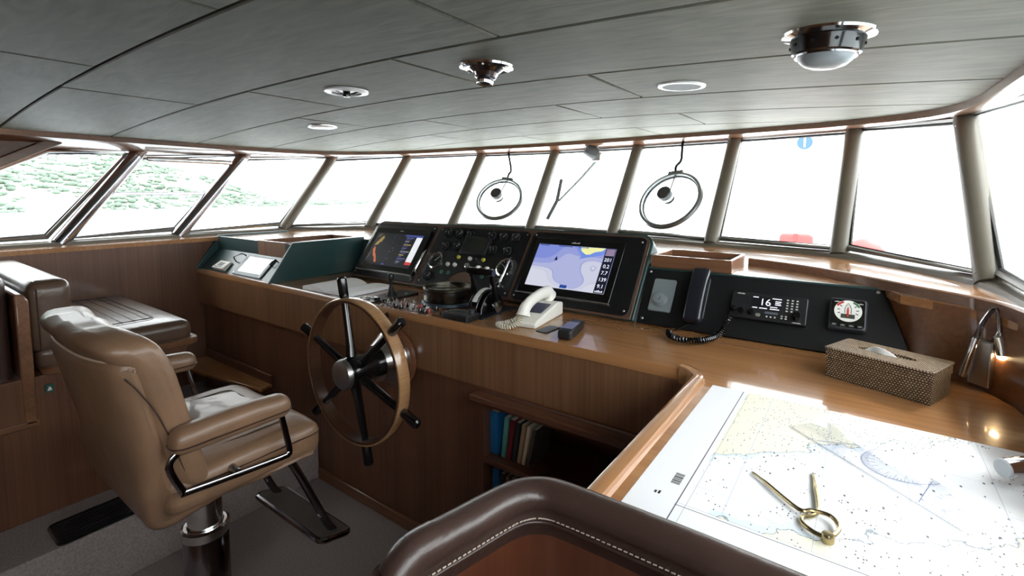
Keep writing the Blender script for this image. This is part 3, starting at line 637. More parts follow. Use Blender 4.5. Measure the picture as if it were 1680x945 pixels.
# ------------------------------------------------------------------ things on the helm worktop
t = thing('log_book', 'open log book with blank white pages on the worktop beside the helm', 'book', (-2.15, 1.522, ZT), (0, 0, rad(2)))
pg = mat('white_paper', lin(250, 250, 252), .7)
for sgn, hh, nm in ((-1, .028, 'left_pages'), (1, .016, 'right_pages')):
    b = B(); secs = []
    for k in range(13):
        u = k/12; x = sgn*(.002+.183*u); z = .004+hh*(1-(1-u)**3)*(1-(.55 if sgn < 0 else .25)*u*u)
        secs.append([V3((x, -.133, 0)), V3((x, -.133, z+.002)), V3((x, .133, z+.002)), V3((x, .133, 0))])
    b.loop_loft(secs); obj(nm, b, pg, t, smooth=40)
obj('cover', B().box(-.192, .19, -.138, .138, 0, .0015), mat('book_cover', lin(60, 66, 90), .5), t)
t = thing('joystick', 'black thruster joystick on its dark base plate', 'joystick', (-1.812, 1.55, ZT))
obj('base_plate', B().prism(rrect(-.062, -.10, .06, .10, .006), 0, .008), SATINB(), t, bevel=.002)
obj('boot', B().lathe([(.026,.008),(.024,.014),(.016,.026),(.011,.042),(.009,.052)], seg=20), RUBBER(), t, (.0, -.025, 0))
obj('stick', B().lathe([(.008,.045),(.008,.075),(.013,.085),(.016,.098),(.014,.110),(.006,.116),(.0005,.116)], seg=18), SATINB(), t, (0, -.025, 0))
obj('pilot_lamp', B().lathe([(.009,.008),(.009,.014),(.0005,.016)], seg=14), lampG, t, (.035, .04, 0))
t = thing('control_keypad', 'small flat control keypad with white buttons near the worktop edge', 'keypad', (-1.83, 1.405, ZT))
obj('base', B().prism(rrect(-.07, -.035, .068, .04, .005), 0, .010), SATINB(), t, bevel=.002)
obj('face', B().prism(rrect(-.064, -.028, .03, .034, .003), .010, .011), GREYP(), t)
for k in range(6): obj('button', B().prism(rrect(-.05+.026*(k % 3), -.018+.026*(k//3), -.032+.026*(k % 3), -.004+.026*(k//3), .003), .011, .015), ndl if k % 2 else SATINB(), t)
obj('dial', B().lathe([(.014,.010),(.013,.024),(.0005,.025)], seg=18), GLOSSB(), t, (.05, .01, 0))
t = thing('switch_bank', 'rows of small toggle switches and knobs set in the worktop edge', 'switches', (-1.575, 1.43, ZT))
obj('plate', B().prism(rrect(-.15, -.055, .15, .040, .006), 0, .002), DARKX(), t)
redc = mat('red_switch_cap', lin(150, 60, 54), .4)
tg0 = obj('toggle_switch', B().lathe([(.007,.002),(.007,.007),(.0028,.009),(.0022,.020),(.0034,.026),(.0005,.028)], seg=10), STEEL(), t, (-.13, -.04, 0), (rad(20), 0, 0))
for r_ in range(4):
    for c_ in range(10):
        if r_ == 0 and c_ == 0 or (r_*10+c_) % 11 == 5: continue
        x, y = -.13+.029*c_+random.uniform(-.003, .003), -.042+.022*r_
        k = random.random()
        if k < .62: share('toggle_switch', tg0, t, (x, y, 0), (rad(random.choice((-22, 22))), 0, 0))
        elif k < .86: obj('knob', B().lathe([(.009,.002),(.009,.010),(.006,.020),(.0005,.021)], seg=14), GLOSSB(), t, (x, y, 0))
        else: obj('push_button', B().lathe([(.009,.002),(.009,.012),(.007,.018),(.0005,.019)], seg=14), redc if random.random() < .6 else ndl, t, (x, y, 0))
# compass
t = thing('compass', 'round bronze steering compass bowl set in front of the gauge panel', 'compass', (-1.51, 1.602, ZT))
bz = mat('dark_bronze', (.13, .12, .10, 1), .25, 1, var=.2, vscale=30)
obj('base_ring', B().lathe([(.119,0),(.125,.004),(.122,.012),(.114,.016),(.114,0)], seg=48, close=True), mat('blue_grey_ring', lin(70, 84, 96), .3, metal=.5), t)
obj('bowl', B().lathe([(.108,.0),(.112,.01),(.112,.062),(.115,.066),(.115,.074),(.108,.078),(.101,.076),(.101,.06),(.097,.058),(.097,.0)], seg=56, close=True), bz, t)
obj('compass_card', B().lathe([(.0968,.04),(.0968,.05),(.0005,.056)], seg=48), mat('compass_card', lin(84, 78, 52), .35), t)
b = B()
for k in range(36): b.box(.074 if k % 3 else .062, .09, -.0012, .0012, .0512, .0525, RZ(2*pi*k/36))
obj('card_marks', b, mat('card_print', lin(190, 178, 120), .5), t)
obj('dome_glass', B().lathe([(.10,.064),(.09,.069),(.06,.073),(.03,.075),(.0005,.0755)], seg=40), glass('compass_glass', (.95, .95, .9, 1)), t)
# throttle
t = thing('throttle', 'twin black engine throttle levers with a bar grip on a black mount', 'throttle', (-1.256, 1.575, ZT))
obj('mount_plate', B().prism(rrect(-.072, -.125, .066, .125, .006), 0, .006), BLACK(), t, bevel=.002)
for x0, x1, r_ in ((-.022, .012, .088), (-.044, -.028, .076), (.018, .030, .076)):
    P = [(x0, -.09, .006)] + [(x0, -.01-r_*cos(rad(a)), .012+r_*sin(rad(a))) for a in range(0, 181, 15)] + [(x0, .08, .006)]
    obj('quadrant', B().extrude(P, (x1-x0, 0, 0)), GLOSSB(), t, bevel=.003)
obj('quadrant_scale', B().extrude([(-.016,-.01-.0885*cos(rad(a)),.012+.0885*sin(rad(a))) for a in range(30, 111, 10)]+[(-.016,-.01-.086*cos(rad(a)),.012+.086*sin(rad(a))) for a in range(110, 29, -10)], (.022, 0, 0)), ndl, t, smooth=0)
for x in (-.056, .052):
    obj('lever', B().tube([(x, -.01, .03), (x, -.03, .10), (x, -.045, .165)], [.011, .012, .013], 12, flat=.6), GLOSSB(), t)
    obj('pivot_cap', B().lathe([(.024,-.008),(.026,0),(.024,.008),(.0005,.010)], T(x, -.01, .032) @ RY(pi/2), 22), CHROME(), t)
obj('grip', B().cyl((-.068, -.046, .175), (.064, -.046, .175), .015, seg=16), GLOSSB(), t)
obj('grip_bar', B().box(-.06, .056, -.052, -.040, .186, .191), CHROME(), t, bevel=.002)
for x in (-.02, .03): obj('trim_button', B().lathe([(.008,.19),(.008,.196),(.0005,.199)], seg=12), ndl, t, (x, -.046, 0))
t = thing('autopilot_control', 'flat black control box with a small knob at the worktop edge', 'control box', (-1.272, 1.422, ZT))
obj('body', B().prism(rrect(-.068, -.045, .066, .036, .006), 0, .026), SATINB(), t, bevel=.004)
obj('face', B().prism(rrect(-.060, -.036, .03, .028, .004), .026, .0272), mat('dark_grey_face', lin(52, 56, 56), .3), t)
for k in range(6): obj('button', B().prism(rrect(-.052+.026*(k % 3), -.026+.024*(k//3), -.034+.026*(k % 3), -.010+.024*(k//3), .004), .0272, .0295), SATINB(), t)
obj('knob', B().lathe([(.015,.026),(.014,.042),(.0005,.043)], seg=20), SATINB(), t, (.048, .004, 0))
# key hanging on the front
t = thing('console_key', 'small chrome key with a tag hanging in the lock on the console front', 'key', (-1.638, 1.359, .955))
obj('lock', B().lathe([(.010,0),(.010,.004),(.0005,.005)], RX(pi/2), 16), CHROME(), t, (0, 0, .01))
obj('key_bow', B().tube([(-.026,-.012,.002),(-.012,-.014,.012),(0,-.006,.012)], .003, 6), CHROME(), t)
obj('tag_ring', B().tube([(.012*cos(a), -.010, -.022+.012*sin(a)) for a in [2*pi*k/16 for k in range(16)]], .0018, 6, closed=True), CHROME(), t)
obj('tag', B().prism(rrect(-.007, -.045, .007, -.030, .003), -.012, -.008, RX(pi/2) @ T(0, 0, .02)), STEEL(), t)
# telephone
t = thing('telephone', 'white corded telephone lying on the worktop', 'telephone', (-1.018, 1.59, ZT), (0, 0, rad(7)))
obj('base', B().extrude([(-.052,-.135,0),(-.052,.125,0),(-.052,.125,.052),(-.052,.07,.058),(-.052,-.10,.030),(-.052,-.135,.020)], (.104, 0, 0)), WHITEP(), t, bevel=.006)
hp = smooth_path([(0,-.118,.040),(0,-.105,.064),(0,-.06,.083),(0,.0,.092),(0,.06,.094),(0,.10,.090),(0,.118,.068)], 4)
obj('handset', B().tube(hp, [.016+.010*abs(2*i/(len(hp)-1)-1)**3 for i in range(len(hp))], 14, flat=1.45), WHITEP(), t, (-.006, 0, 0))
obj('keypad', B().prism(rrect(-.034, -.05, .034, .045, .004), 0, .002, T(0, 0, .047) @ RX(atan2(.028, .17))), mat('dark_blue_keys', lin(44, 50, 76), .35), t)
cc = smooth_path([(-.02,-.13,.03),(-.045,-.145,.02),(-.075,-.15,.010),(-.085,-.17,.010),(-.065,-.185,.010),(-.03,-.175,.010),(-.015,-.15,.02),(-.01,-.12,.045)], 6)
obj('coiled_cord', coil(cc, .0075, .003, .0085), mat('cream_cord', lin(206, 198, 180), .45), t)
t = tag(obj('cover_plate', B().prism(rrect(-.024, -.046, .024, .046, .003), 0, .0035), mat('slate_grey', lin(72, 74, 80), .4), None, (-.912, 1.49, ZT), (0, 0, rad(-3)), bevel=.001), 'thin grey cover plate flush on the worktop next to the white telephone', 'plate')
t = thing('handheld_remote', 'black handheld unit lying on the worktop by the white telephone', 'handheld', (-.816, 1.492, ZT), (0, 0, rad(11)))
obj('case', B().rbox((0, 0, .017), (.052, .165, .034), .009, 4, lambda p: (p[0]*(1-.12*max(0, p[1])/.08), p[1], p[2])), SATINB(), t)
obj('grip_band', B().prism(rrect(-.022, -.06, .022, .03, .005), .034, .0355), GLOSSB(), t)
obj('aerial_stub', B().cyl((-.012, .08, .016), (-.012, .12, .016), .006, .0045, 12), RUBBER(), t)

# ------------------------------------------------------------------ wheel
wh = thing('ship_wheel', "ship's steering wheel with pale wood rim, black spokes and steel hub", 'wheel', (-1.59, 1.15, .79))
AX = RX(-pi/2)      # lathe axis becomes +Y
obj('rim', B().lathe([(.281,-.0225),(.2825,-.025),(.2875,-.025),(.290,-.022),(.290,.022),(.2875,.025),(.2825,.025),(.281,.0225)], AX, 72, close=True), wood('rim_wood', lin(150, 110, 76), lin(178, 138, 98), 'Y', .25, .7), wh, smooth=50)
obj('rim_liner', B().lathe([(.272,-.024),(.281,-.0255),(.281,.0255),(.272,.024)], AX, 72, close=True), wood('rim_liner_wood', lin(62, 40, 28), lin(88, 58, 40), 'Y', .35, .4), wh, smooth=50)
for k in range(6):
    a = rad(101+60*k); d = V3((cos(a), 0, sin(a)))
    sp1 = obj('spoke', B().tube([d*.035+V3((0,-.01,0)), d*.10+V3((0,-.004,0)), d*.27], [.022, .017, .0135], 12), GLOSSB(), wh)
    obj('spoke_grip', B().tube([d*.285, d*.295, d*.365, d*.372], [.014, .018, .019, .013], 14), GLOSSB(), sp1)
obj('hub', B().lathe([(.0005,-.05),(.056,-.05),(.062,-.03),(.062,.03),(.055,.05),(.055,.13),(.0005,.13)], AX, 36), GLOSSB(), wh)
obj('hub_cap', B().lathe([(.0005,-.074),(.036,-.073),(.054,-.066),(.060,-.052),(.060,-.048),(.0005,-.048)], AX, 40), STEEL(), wh)
obj('flange', B().lathe([(.056,.10),(.074,.10),(.106,.160),(.114,.170),(.114,.2055),(.056,.2055)], AX, 48, close=True), mat('polished_aluminium', (.72, .7, .7, 1), .2, 1), wh)
obj('flange_ring', B().lathe([(.114,.188),(.124,.194),(.126,.205),(.114,.2055)], AX, 48, close=True), DARKX(), wh)

# ------------------------------------------------------------------ helm chair
ch = thing('helm_chair', 'tan leather helm chair with padded arms, steel arm frames and a chrome pedestal', 'chair', (-1.60, .60, 0))
def sm(t): t = max(0, min(1, t)); return t*t*(3-2*t)
def yrear(z): return -.195-.215*(z-.62)
def shell_mesh():
    P = smooth_path([(-.298,1.085,0),(-.262,.92,0),(-.222,.74,0),(-.208,.675,0),(-.188,.640,0),(-.150,.628,0),(-.06,.642,0),(.10,.672,0),(.195,.690,0),(.214,.700,0),(.216,.710,0),(.200,.718,0),(.06,.720,0),(-.07,.728,0),(-.135,.760,0),(-.185,.83,0),(-.217,.96,0),(-.243,1.085,0),(-.252,1.104,0),(-.268,1.112,0),(-.284,1.110,0),(-.298,1.085,0)], 4)[:-1]
    P = [(p.x, p.y) for p in P]; n = len(P); N = []
    for k in range(n):
        a, c = P[k-1], P[(k+1) % n]; tx, tz = c[0]-a[0], c[1]-a[1]; L_ = hypot(tx, tz) or 1; N.append((-tz/L_, tx/L_))
    us = [-1, -.985, -.96, -.92, -.86, -.7, -.45, -.2, 0, .2, .45, .7, .86, .92, .96, .985, 1]; secs = []
    for u in us:
        e = max(0, (abs(u)-.86)/.14); d = .030*(1-math.sqrt(max(0, 1-e*e))); row = []
        for (y, z), (ny, nz) in zip(P, N):
            wz = .205+.060*sm((z-.60)/.22) if y < -.06 else .205+.060*max(sm((z-.60)/.22), sm((y+.06)/.16))
            x = wz*u; up = sm((z-.74)/.15)
            row.append(V3((x, y+ny*d+.040*up*abs(u)**3*(1 if y < -.1 else 0), z+nz*d)))
        secs.append(row)
    b = B(); R_ = [b.vs(c) for c in secs]
    for p_, q_ in zip(R_, R_[1:]):
        for k in range(n): b.face([p_[k], p_[(k+1) % n], q_[(k+1) % n], q_[k]])
    for ring, row in ((R_[0], secs[0]), (R_[-1], secs[-1])):
        for tri in geometry.tessellate_polygon([[V3((p_.y, p_.z, 0)) for p_ in row]]): b.face([ring[k] for k in tri])
    return b
obj('seat_shell', shell_mesh(), TAN(), ch, smooth=60)
def cush_fn(p):
    z = p[2]+.945; x = p[0]; top = sm((z-1.06)/.10)
    wr = .004*sin(x*70)*top
    return (x*(1.0-.05*sm((.80-z)/.15)), p[1]+yrear(z)+.074-.036*top*(1 if p[1] < 0 else .3)+.035*(abs(x)/.26)**4, p[2]-.018*(abs(x)/.27)**4*top+wr)
b = B(); b.rbox((0, 0, .945), (.545, .088, .45), .036, 9, cush_fn); bc = obj('back_cushion', b, TAN(), ch, smooth=60)
obj('piping', B().tube([(x, -.291+.040*(abs(x)/.265)**3+.016*(abs(x)/.258)**12, 1.104) for x in [-.256+.512*k/24 for k in range(25)]], .003, 6), mat('pale_piping', lin(190, 172, 150), .5), bc)
for s in (-1, 1): obj('side_seam', B().tube(smooth_path([(s*.270, yrear(1.07)+.045, 1.07), (s*.2735, yrear(1.03)+.062, 1.03), (s*.2735, yrear(.95)+.082, .95), (s*.268, yrear(.80)+.095, .80)], 5), .0018, 6), DBROWN(), bc)
def seat_fn(p):
    x, y, z = p; cr = (1-(x/.27)**2)*(1-(y/.23)**2)
    return (x, y, z+(.016*cr+.003*sin(x*55+y*25)*(.4+abs(x)*2) if z > 0 else 0))
b = B(); b.rbox((0, .03, .735), (.540, .42, .105), .036, 10, seat_fn); se = obj('seat_cushion', b, TAN(), ch, smooth=60)
def rect_path(x0, x1, y0, y1, r, zf):
    return [V3((x, y, zf(x, y))) for x, y in rrect(x0, y0, x1, y1, r, 5)]
zt_ = lambda x, y: .7885+.016*(1-(x/.27)**2)*(1-((y-.03)/.23)**2)
obj('seat_seam', B().tube(rect_path(-.19, .19, -.15, .17, .03, zt_), .0022, 5, closed=True), DBROWN(), se)
obj('front_seam', B().tube([V3((x, y, .752)) for x, y in rrect(-.2685, -.178, .2685, .2405, .036, 5)], .0026, 5, closed=True), DBROWN(), se)
for s in (-1, 1):
    ar = thing('arm', None, None); ar.parent = ch
    def arm_fn(p): return (p[0], p[1], p[2]+.010*(p[1]/.14)*0+(.008*(1-(p[1]/.15)**2) if p[2] > 0 else 0))
    b = B(); b.rbox((s*.305, -.035, .897), (.068, .295, .062), .029, 7, arm_fn); pad = obj('arm_pad', b, TAN(), ar, smooth=60)
    obj('pad_seam', B().tube([V3((s*.305+x, -.035+y, .889)) for x, y in rrect(-.0345, -.148, .0345, .148, .03, 4)], .002, 5, closed=True), DBROWN(), pad)
    fr = [(s*.308,-.165,.872),(s*.308,-.185,.845),(s*.308,-.160,.775),(s*.308,-.145,.766),(s*.308,.085,.746),(s*.308,.104,.752),(s*.308,.108,.765),(s*.308,.088,.872)]
    obj('arm_frame', B().tube(smooth_path(fr, 4), .0085, 10, flat=.75), DSTEEL(), ar)
    obj('arm_mount', B().cyl((s*.255, -.03, .757), (s*.308, -.03, .757), .011, seg=12), DSTEEL(), ar)
obj('swivel_plate', B().lathe([(.10,.655),(.10,.668),(.05,.668)], seg=28), SATINB(), ch)
obj('upper_post', B().lathe([(.048,.40),(.048,.655),(.0005,.655)], seg=32), CHROME(), ch)
obj('lower_post', B().lathe([(.062,.02),(.062,.44),(.056,.452),(.049,.455)], seg=36), DSTEEL(), ch)
obj('collar', B().lathe([(.060,.44),(.065,.445),(.065,.47),(.058,.475),(.05,.475),(.05,.44)], seg=32, close=True), CHROME(), ch)
obj('base_flange', B().lathe([(.19,0),(.19,.012),(.075,.03),(.0625,.03),(.0625,0)], seg=40, close=True), DSTEEL(), ch)
fr = thing('foot_rest', None, None); fr.parent = ch
for x in (-.16, .19): obj('strut', B().tube(smooth_path([(x, .16, .68), (x, .20, .60), (x, .285, .40), (x, .315, .345)], 4), .0125, 10), DSTEEL(), fr)
obj('tread', B().prism(rrect(-.19, -.055, .225, .055, .022), -.010, .010, T(0, .30, .345) @ RX(rad(-14))), mat('grey_tread_rubber', lin(66, 58, 52), .7, bump=.4, bscale=150), fr, bevel=.003)
obj('tread_edge', B().tube([T(0, .30, .345) @ RX(rad(-14)) @ V3((x, y, 0)) for x, y in rrect(-.192, -.057, .227, .057, .024)], .010, 8, closed=True), DSTEEL(), fr)
# ------------------------------------------------------------------ pilot bench on the platform
pb = thing('pilot_bench', 'brown leather pilot bench on a wood base against the port wall', 'bench', (-3.03, .5, .238))
def L(x, y, z): return (x+3.03, y-.5, z-.238)
b = B(); b.extrude([L(-3.52,-1.15,.238), L(-3.52,.65,.238), L(-3.52,.925,.79), L(-3.52,-1.15,.79)], (1.0, 0, 0)); obj('base', b, DARKW(), pb, bevel=.004)
b = B().prism(rrect(-3.52+3.03, .42-.5, -2.50+3.03, .965-.5, .05), .785-.238, .815-.238); obj('seat_rim', b, TRIMX(), pb, bevel=.006)
def bseat(p): return (p[0], p[1], p[2]+(.012*(1-(p[0]/.5)**4)*(1-(p[1]/.28)**4) if p[2] > 0 else 0))
b = B(); b.rbox(L(-3.03, .68, .842), (.97, .54, .10), .035, 8, bseat); sc_ = obj('seat_cushion', b, BROWN(), pb, smooth=60)
obj('seat_seam', B().tube([V3((x, y, .9055-.238)) for x, y in rrect(-.38, .0, .36, .34, .03)], .0022, 5, closed=True), DBROWN(), sc_)
for k in range(7): obj('seat_flute', B().tube([V3((-.37, .04+.045*k, .905-.238)), V3((.35, .04+.045*k, .905-.238))], .0016, 5), DBROWN(), sc_)
b = B(); b.rbox(L(-3.03, .465, 1.005), (.97, .135, .29), .04, 7); bk_ = obj('back_cushion', b, BROWN(), pb, smooth=60)
obj('back_seam', B().tube([V3((x, .425-.5, 1.146-.238)) for x in (-.46, .46)], .0025, 5), DBROWN(), bk_)
obj('back_seam', B().tube(smooth_path([(.485, .425-.5, 1.12-.238), (.487, .425-.5, 1.0-.238), (.487, .425-.5, .88-.238)], 4), .0025, 5), DBROWN(), bk_)
b = B().extrude([L(-3.5,.36,.61), L(-3.5,.398,.61), L(-3.5,.398,1.085), L(-3.5,.385,1.11), L(-3.5,.36,1.115)], (.985, 0, 0)); obj('back_board', b, TRIMX(), pb, bevel=.006)
obj('side_frame', B().box(.48, .515, -1.65, -.10, .600-.238, .625-.238), TRIMY(), pb, bevel=.003)
b = B(); b.rbox(L(-3.03, -.12, .93), (.965, .94, .52), .045, 7); sb = obj('aft_cushion', b, DBROWN(), pb, smooth=60)
obj('cushion_seam', B().tube([V3(L(-2.545, y, .675)) for y in (-.5, .33)], .003, 5), BROWN(), sb)
soc = obj('socket', B().prism(rrect(-.012, -.016, .012, .016, .003), 0, .006, T(*L(-2.52, .435, .735)) @ RZ(pi/2) @ RX(pi/2)), mat('green_sign', lin(40, 90, 84), .5), pb)
obj('socket_print', B().prism([(-.007,-.008),(.007,-.008),(.004,.004),(-.001,.008)], .006, .0066, T(*L(-2.52, .435, .735)) @ RZ(pi/2) @ RX(pi/2)), ndl, soc)
t = thing('step_tread', 'black ribbed rubber tread on the edge of the carpeted platform', 'tread', (-2.33, .62, .238))
obj('mat', B().prism(rrect(-.088, -.245, .088, .245, .025), 0, .006), RUBBER(), t, bevel=.003)
obj('rim', B().tube([V3((x, y, .006)) for x, y in rrect(-.084, -.241, .084, .241, .022)], .004, 6, closed=True), GLOSSB(), t)
for k in range(9): obj('rib', B().box(-.07+.0165*k, -.064+.0165*k, -.215, .215, .006, .009), RUBBER(), t)

# ------------------------------------------------------------------ chart table
def chart_mat():
    m = bpy.data.materials.new('nautical_chart_print'); m.use_nodes = True; n, l = nt(m); p = n['Principled BSDF']; p.inputs['Roughness'].default_value = .6
    tc = n.new('ShaderNodeTexCoord'); sx = n.new('ShaderNodeSeparateXYZ'); l.new(tc.outputs['Object'], sx.inputs[0]); X, Y = sx.outputs['X'], sx.outputs['Y']
    def mth(op, a, b_=None, c_=None):
        q = n.new('ShaderNodeMath'); q.operation = op
        for i, v in enumerate((a, b_, c_)):
            if v is None: continue
            if isinstance(v, (int, float)): q.inputs[i].default_value = v
            else: l.new(v, q.inputs[i])
        return q.outputs[0]
    def noi(s, d=5, off=0):
        q = n.new('ShaderNodeTexNoise'); q.inputs['Scale'].default_value = s; q.inputs['Detail'].default_value = d
        mp = n.new('ShaderNodeMapping'); mp.inputs['Location'].default_value = (off, off, 0); l.new(tc.outputs['Object'], mp.inputs[0]); l.new(mp.outputs[0], q.inputs['Vector']); return q.outputs['Fac']
    def mix(f, a, b_):
        q = n.new('ShaderNodeMix'); q.data_type = 'RGBA'
        l.new(f, q.inputs[0])
        for i, v in ((6, a), (7, b_)):
            if isinstance(v, tuple): q.inputs[i].default_value = v
            else: l.new(v, q.inputs[i])
        return q.outputs[2]
    # land field: north-west coast, south-east coast, some islands
    nw = mth('SUBTRACT', mth('MULTIPLY_ADD', X, -.9, Y), .145)
    se_ = mth('SUBTRACT', mth('MULTIPLY_ADD', Y, -1.0, mth('MULTIPLY', X, .55)), .17)
    isl = mth('SUBTRACT', noi(7, 3, 4.2), .70)
    field = mth('MAXIMUM', mth('MAXIMUM', nw, se_), isl)
    field = mth('ADD', field, mth('MULTIPLY', mth('SUBTRACT', noi(14, 6), .5), .16))
    land = mth('GREATER_THAN', field, 0); shal = mth('GREATER_THAN', field, -.016); edge = mth('LESS_THAN', mth('ABSOLUTE', field), .0016)
    col = mix(shal, lin(244, 246, 250), lin(226, 236, 244)); col = mix(land, col, lin(247, 243, 224)); col = mix(edge, col, lin(150, 160, 170))
    def dots(scale, th, seed):
        v = n.new('ShaderNodeTexVoronoi'); v.inputs['Scale'].default_value = scale
        mp = n.new('ShaderNodeMapping'); mp.inputs['Location'].default_value = (seed, seed*1.7, 0); mp.inputs['Scale'].default_value = (1, .55, 1); l.new(tc.outputs['Object'], mp.inputs[0]); l.new(mp.outputs[0], v.inputs['Vector'])
        return mth('LESS_THAN', v.outputs['Distance'], th)
    sea_d = mth('MULTIPLY', dots(62, .115, 1.0), mth('SUBTRACT', 1.0, land)); near = mth('MULTIPLY', dots(165, .19, 3.0), mth('GREATER_THAN', mth('ADD', field, noi(16, 2, 2.0)), .47))
    near = mth('MULTIPLY', near, mth('GREATER_THAN', noi(22, 2, 9.0), .42))
    inside = mth('MULTIPLY', mth('GREATER_THAN', X, -.226), mth('GREATER_THAN', Y, -.245))
    ink = mth('MULTIPLY', mth('MAXIMUM', sea_d, near), inside)
    col = mix(ink, col, lin(96, 98, 112))
    for ax, pitch in ((X, .12), (Y, .10)):
        g = mth('LESS_THAN', mth('ABSOLUTE', mth('SUBTRACT', mth('FRACT', mth('DIVIDE', mth('ADD', ax, 5.03), pitch)), .5)), .0045)
        col = mix(mth('MULTIPLY', g, inside), col, lin(205, 212, 226))
    col = mix(inside, lin(246, 247, 251), col)
    for ax, c0, w in ((X, -.236, .0010), (X, -.222, .0004), (Y, -.250, .0008), (Y, -.243, .0004)):
        g = mth('LESS_THAN', mth('ABSOLUTE', mth('SUBTRACT', ax, c0)), w)
        g = mth('MULTIPLY', g, mth('MULTIPLY', mth('GREATER_THAN', X, -.238), 1.0)); col = mix(g, col, lin(90, 92, 104) if w > .0005 else lin(178, 182, 192))
    l.new(col, p.inputs['Base Color']); return m
cht = thing('nautical_chart', 'large paper sea chart spread over the chart table', 'chart', (.015, 1.005, ZT))
obj('sheet', B().box(-.310, .315, -.298, .296, .0, .0009), chart_mat(), cht, smooth=0)
b = B(); yb = -.195
for w in (.0012, .0022, .001, .003, .001, .002, .0012, .0034, .0012, .001, .0024, .0012): b.box(-.262, -.247, yb, yb+w, .0009, .0011); yb += w+.0014
obj('barcode', b, RUBBER(), cht, smooth=0)
smallprint(cht, -.27, -.232, .012, .012, .0009, RUBBER(), 2)
# plastic plotting ruler
t = thing('plotting_ruler', 'clear plastic plotting ruler lying across the sea chart', 'ruler', (.048, 1.083, ZT+.001), (0, 0, rad(-42)))
obj('plate', B().prism(rrect(-.168, -.048, .172, .048, .002), 0, .0018), glass('clear_plastic', (.975, .98, .99, 1), 1.3), t, bevel=.0004)
pr = mat('blue_print', lin(120, 132, 170), .5)
obj('edge_scale', B().box(-.165, .168, -.0472, -.0462, .0018, .0021), mat('grey_print', lin(96, 104, 116), .5), t)
b = B()
for k in range(60): b.box(-.16+.0054*k, -.1596+.0054*k, -.046, -.042 if k % 5 else -.038, .0018, .002)
obj('scale_ticks', b, pr, t, smooth=0)
obj('protractor_arc', B().tube([(.058*cos(a)+.01, .046-.075*sin(a), .0019) for a in [pi*k/24 for k in range(25)]], .0005, 4), pr, t)
b = B()
for k in range(37):
    a = pi*k/36; d0, d1 = (.85, 1) if k % 3 else (.7, 1); b.tube([(.058*d0*cos(a)+.01, .046-.075*d0*sin(a), .0019), (.058*d1*cos(a)+.01, .046-.075*d1*sin(a), .0019)], .00035, 4)
obj('protractor_ticks', b, pr, t, smooth=0)
for x0, x1 in ((-.12, -.065), (.09, .14)):
    b = B()
    for k in range(26): x, y = random.uniform(x0, x1), random.uniform(-.03, .035); b.box(x, x+random.uniform(.002, .009), y, y+.0006, .0018, .002)
    obj('printed_table', b, pr, t, smooth=0)
b = B()
for sx_ in (-1, 1): b.tube([(sx_*.10, -.04, .0019), (sx_*.06, .04, .0019)], .0005, 4)
obj('course_lines', b, pr, t, smooth=0)
# brass dividers
t = thing('chart_dividers', 'brass single-handed chart dividers lying open on the sea chart', 'dividers', (-.03, .825, ZT+.001))
obj('leg', B().tube(smooth_path([(-.108,.096,.003),(-.082,.072,.0045),(-.03,.022,.006),(-.012,.026,.008),(.012,.026,.009),(.024,.004,.009),(.020,-.018,.009),(.012,-.028,.008)], 5), [.0008]+[.0022]*4+[.0032]*31, 8), BRASS(), t)
obj('leg', B().tube(smooth_path([(-.020,.157,.003),(-.013,.11,.004),(-.004,.04,.005),(-.010,.018,.005),(-.022,.004,.005),(-.020,-.012,.005),(-.004,-.026,.006),(.012,-.028,.006)], 5), [.0008]+[.0022]*4+[.0034]*31, 8), BRASS(), t)
obj('hinge', B().lathe([(.0075,0),(.0085,.002),(.0085,.010),(.007,.013),(.0005,.0135)], seg=20), BRASS(), t, (.012, -.028, 0))
# rattan tissue box
def rattan():
    m = bpy.data.materials.new('woven_rattan'); m.use_nodes = True; n, l = nt(m); p = n['Principled BSDF']; p.inputs['Roughness'].default_value = .5
    tc = n.new('ShaderNodeTexCoord'); br = n.new('ShaderNodeTexBrick'); mp = n.new('ShaderNodeMapping')
    sx = n.new('ShaderNodeSeparateXYZ'); l.new(tc.outputs['Object'], sx.inputs[0]); ad = n.new('ShaderNodeMath'); ad.operation = 'ADD'; l.new(sx.outputs['X'], ad.inputs[0]); l.new(sx.outputs['Y'], ad.inputs[1])
    a2 = n.new('ShaderNodeMath'); a2.operation = 'MULTIPLY_ADD'; a2.inputs[1].default_value = .55; l.new(sx.outputs['Y'], a2.inputs[0]); l.new(sx.outputs['Z'], a2.inputs[2])
    cb = n.new('ShaderNodeCombineXYZ'); l.new(ad.outputs[0], cb.inputs[0]); l.new(a2.outputs[0], cb.inputs[1])
    br.inputs['Scale'].default_value = 95; br.inputs['Mortar Size'].default_value = .16; br.inputs['Brick Width'].default_value = .62; br.inputs['Row Height'].default_value = .52; br.inputs['Mortar Smooth'].default_value = .6
    br.inputs['Color1'].default_value = lin(206, 180, 146); br.inputs['Color2'].default_value = lin(168, 138, 104); br.inputs['Mortar'].default_value = lin(44, 30, 20)
    l.new(cb.outputs[0], br.inputs['Vector']); l.new(br.outputs['Color'], p.inputs['Base Color'])
    bp = n.new('ShaderNodeBump'); bp.inputs['Strength'].default_value = .9; bp.inputs['Distance'].default_value = .002; bp.invert = True; l.new(br.outputs['Fac'], bp.inputs['Height']); l.new(bp.outputs[0], p.inputs['Normal'])
    return m
RT = rattan()
t = thing('tissue_box', 'rectangular woven rattan tissue box with an oval slot on the chart table', 'tissue box', (.067, 1.569, ZT), (0, 0, rad(-21.6)))
obj('body', B().prism(rrect(-.114, -.066, .114, .066, .006), 0, .058), RT, t, bevel=.002)
lid_o = rrect(-.1165, -.069, .1165, .069, .008, 4); n_ = len(lid_o)
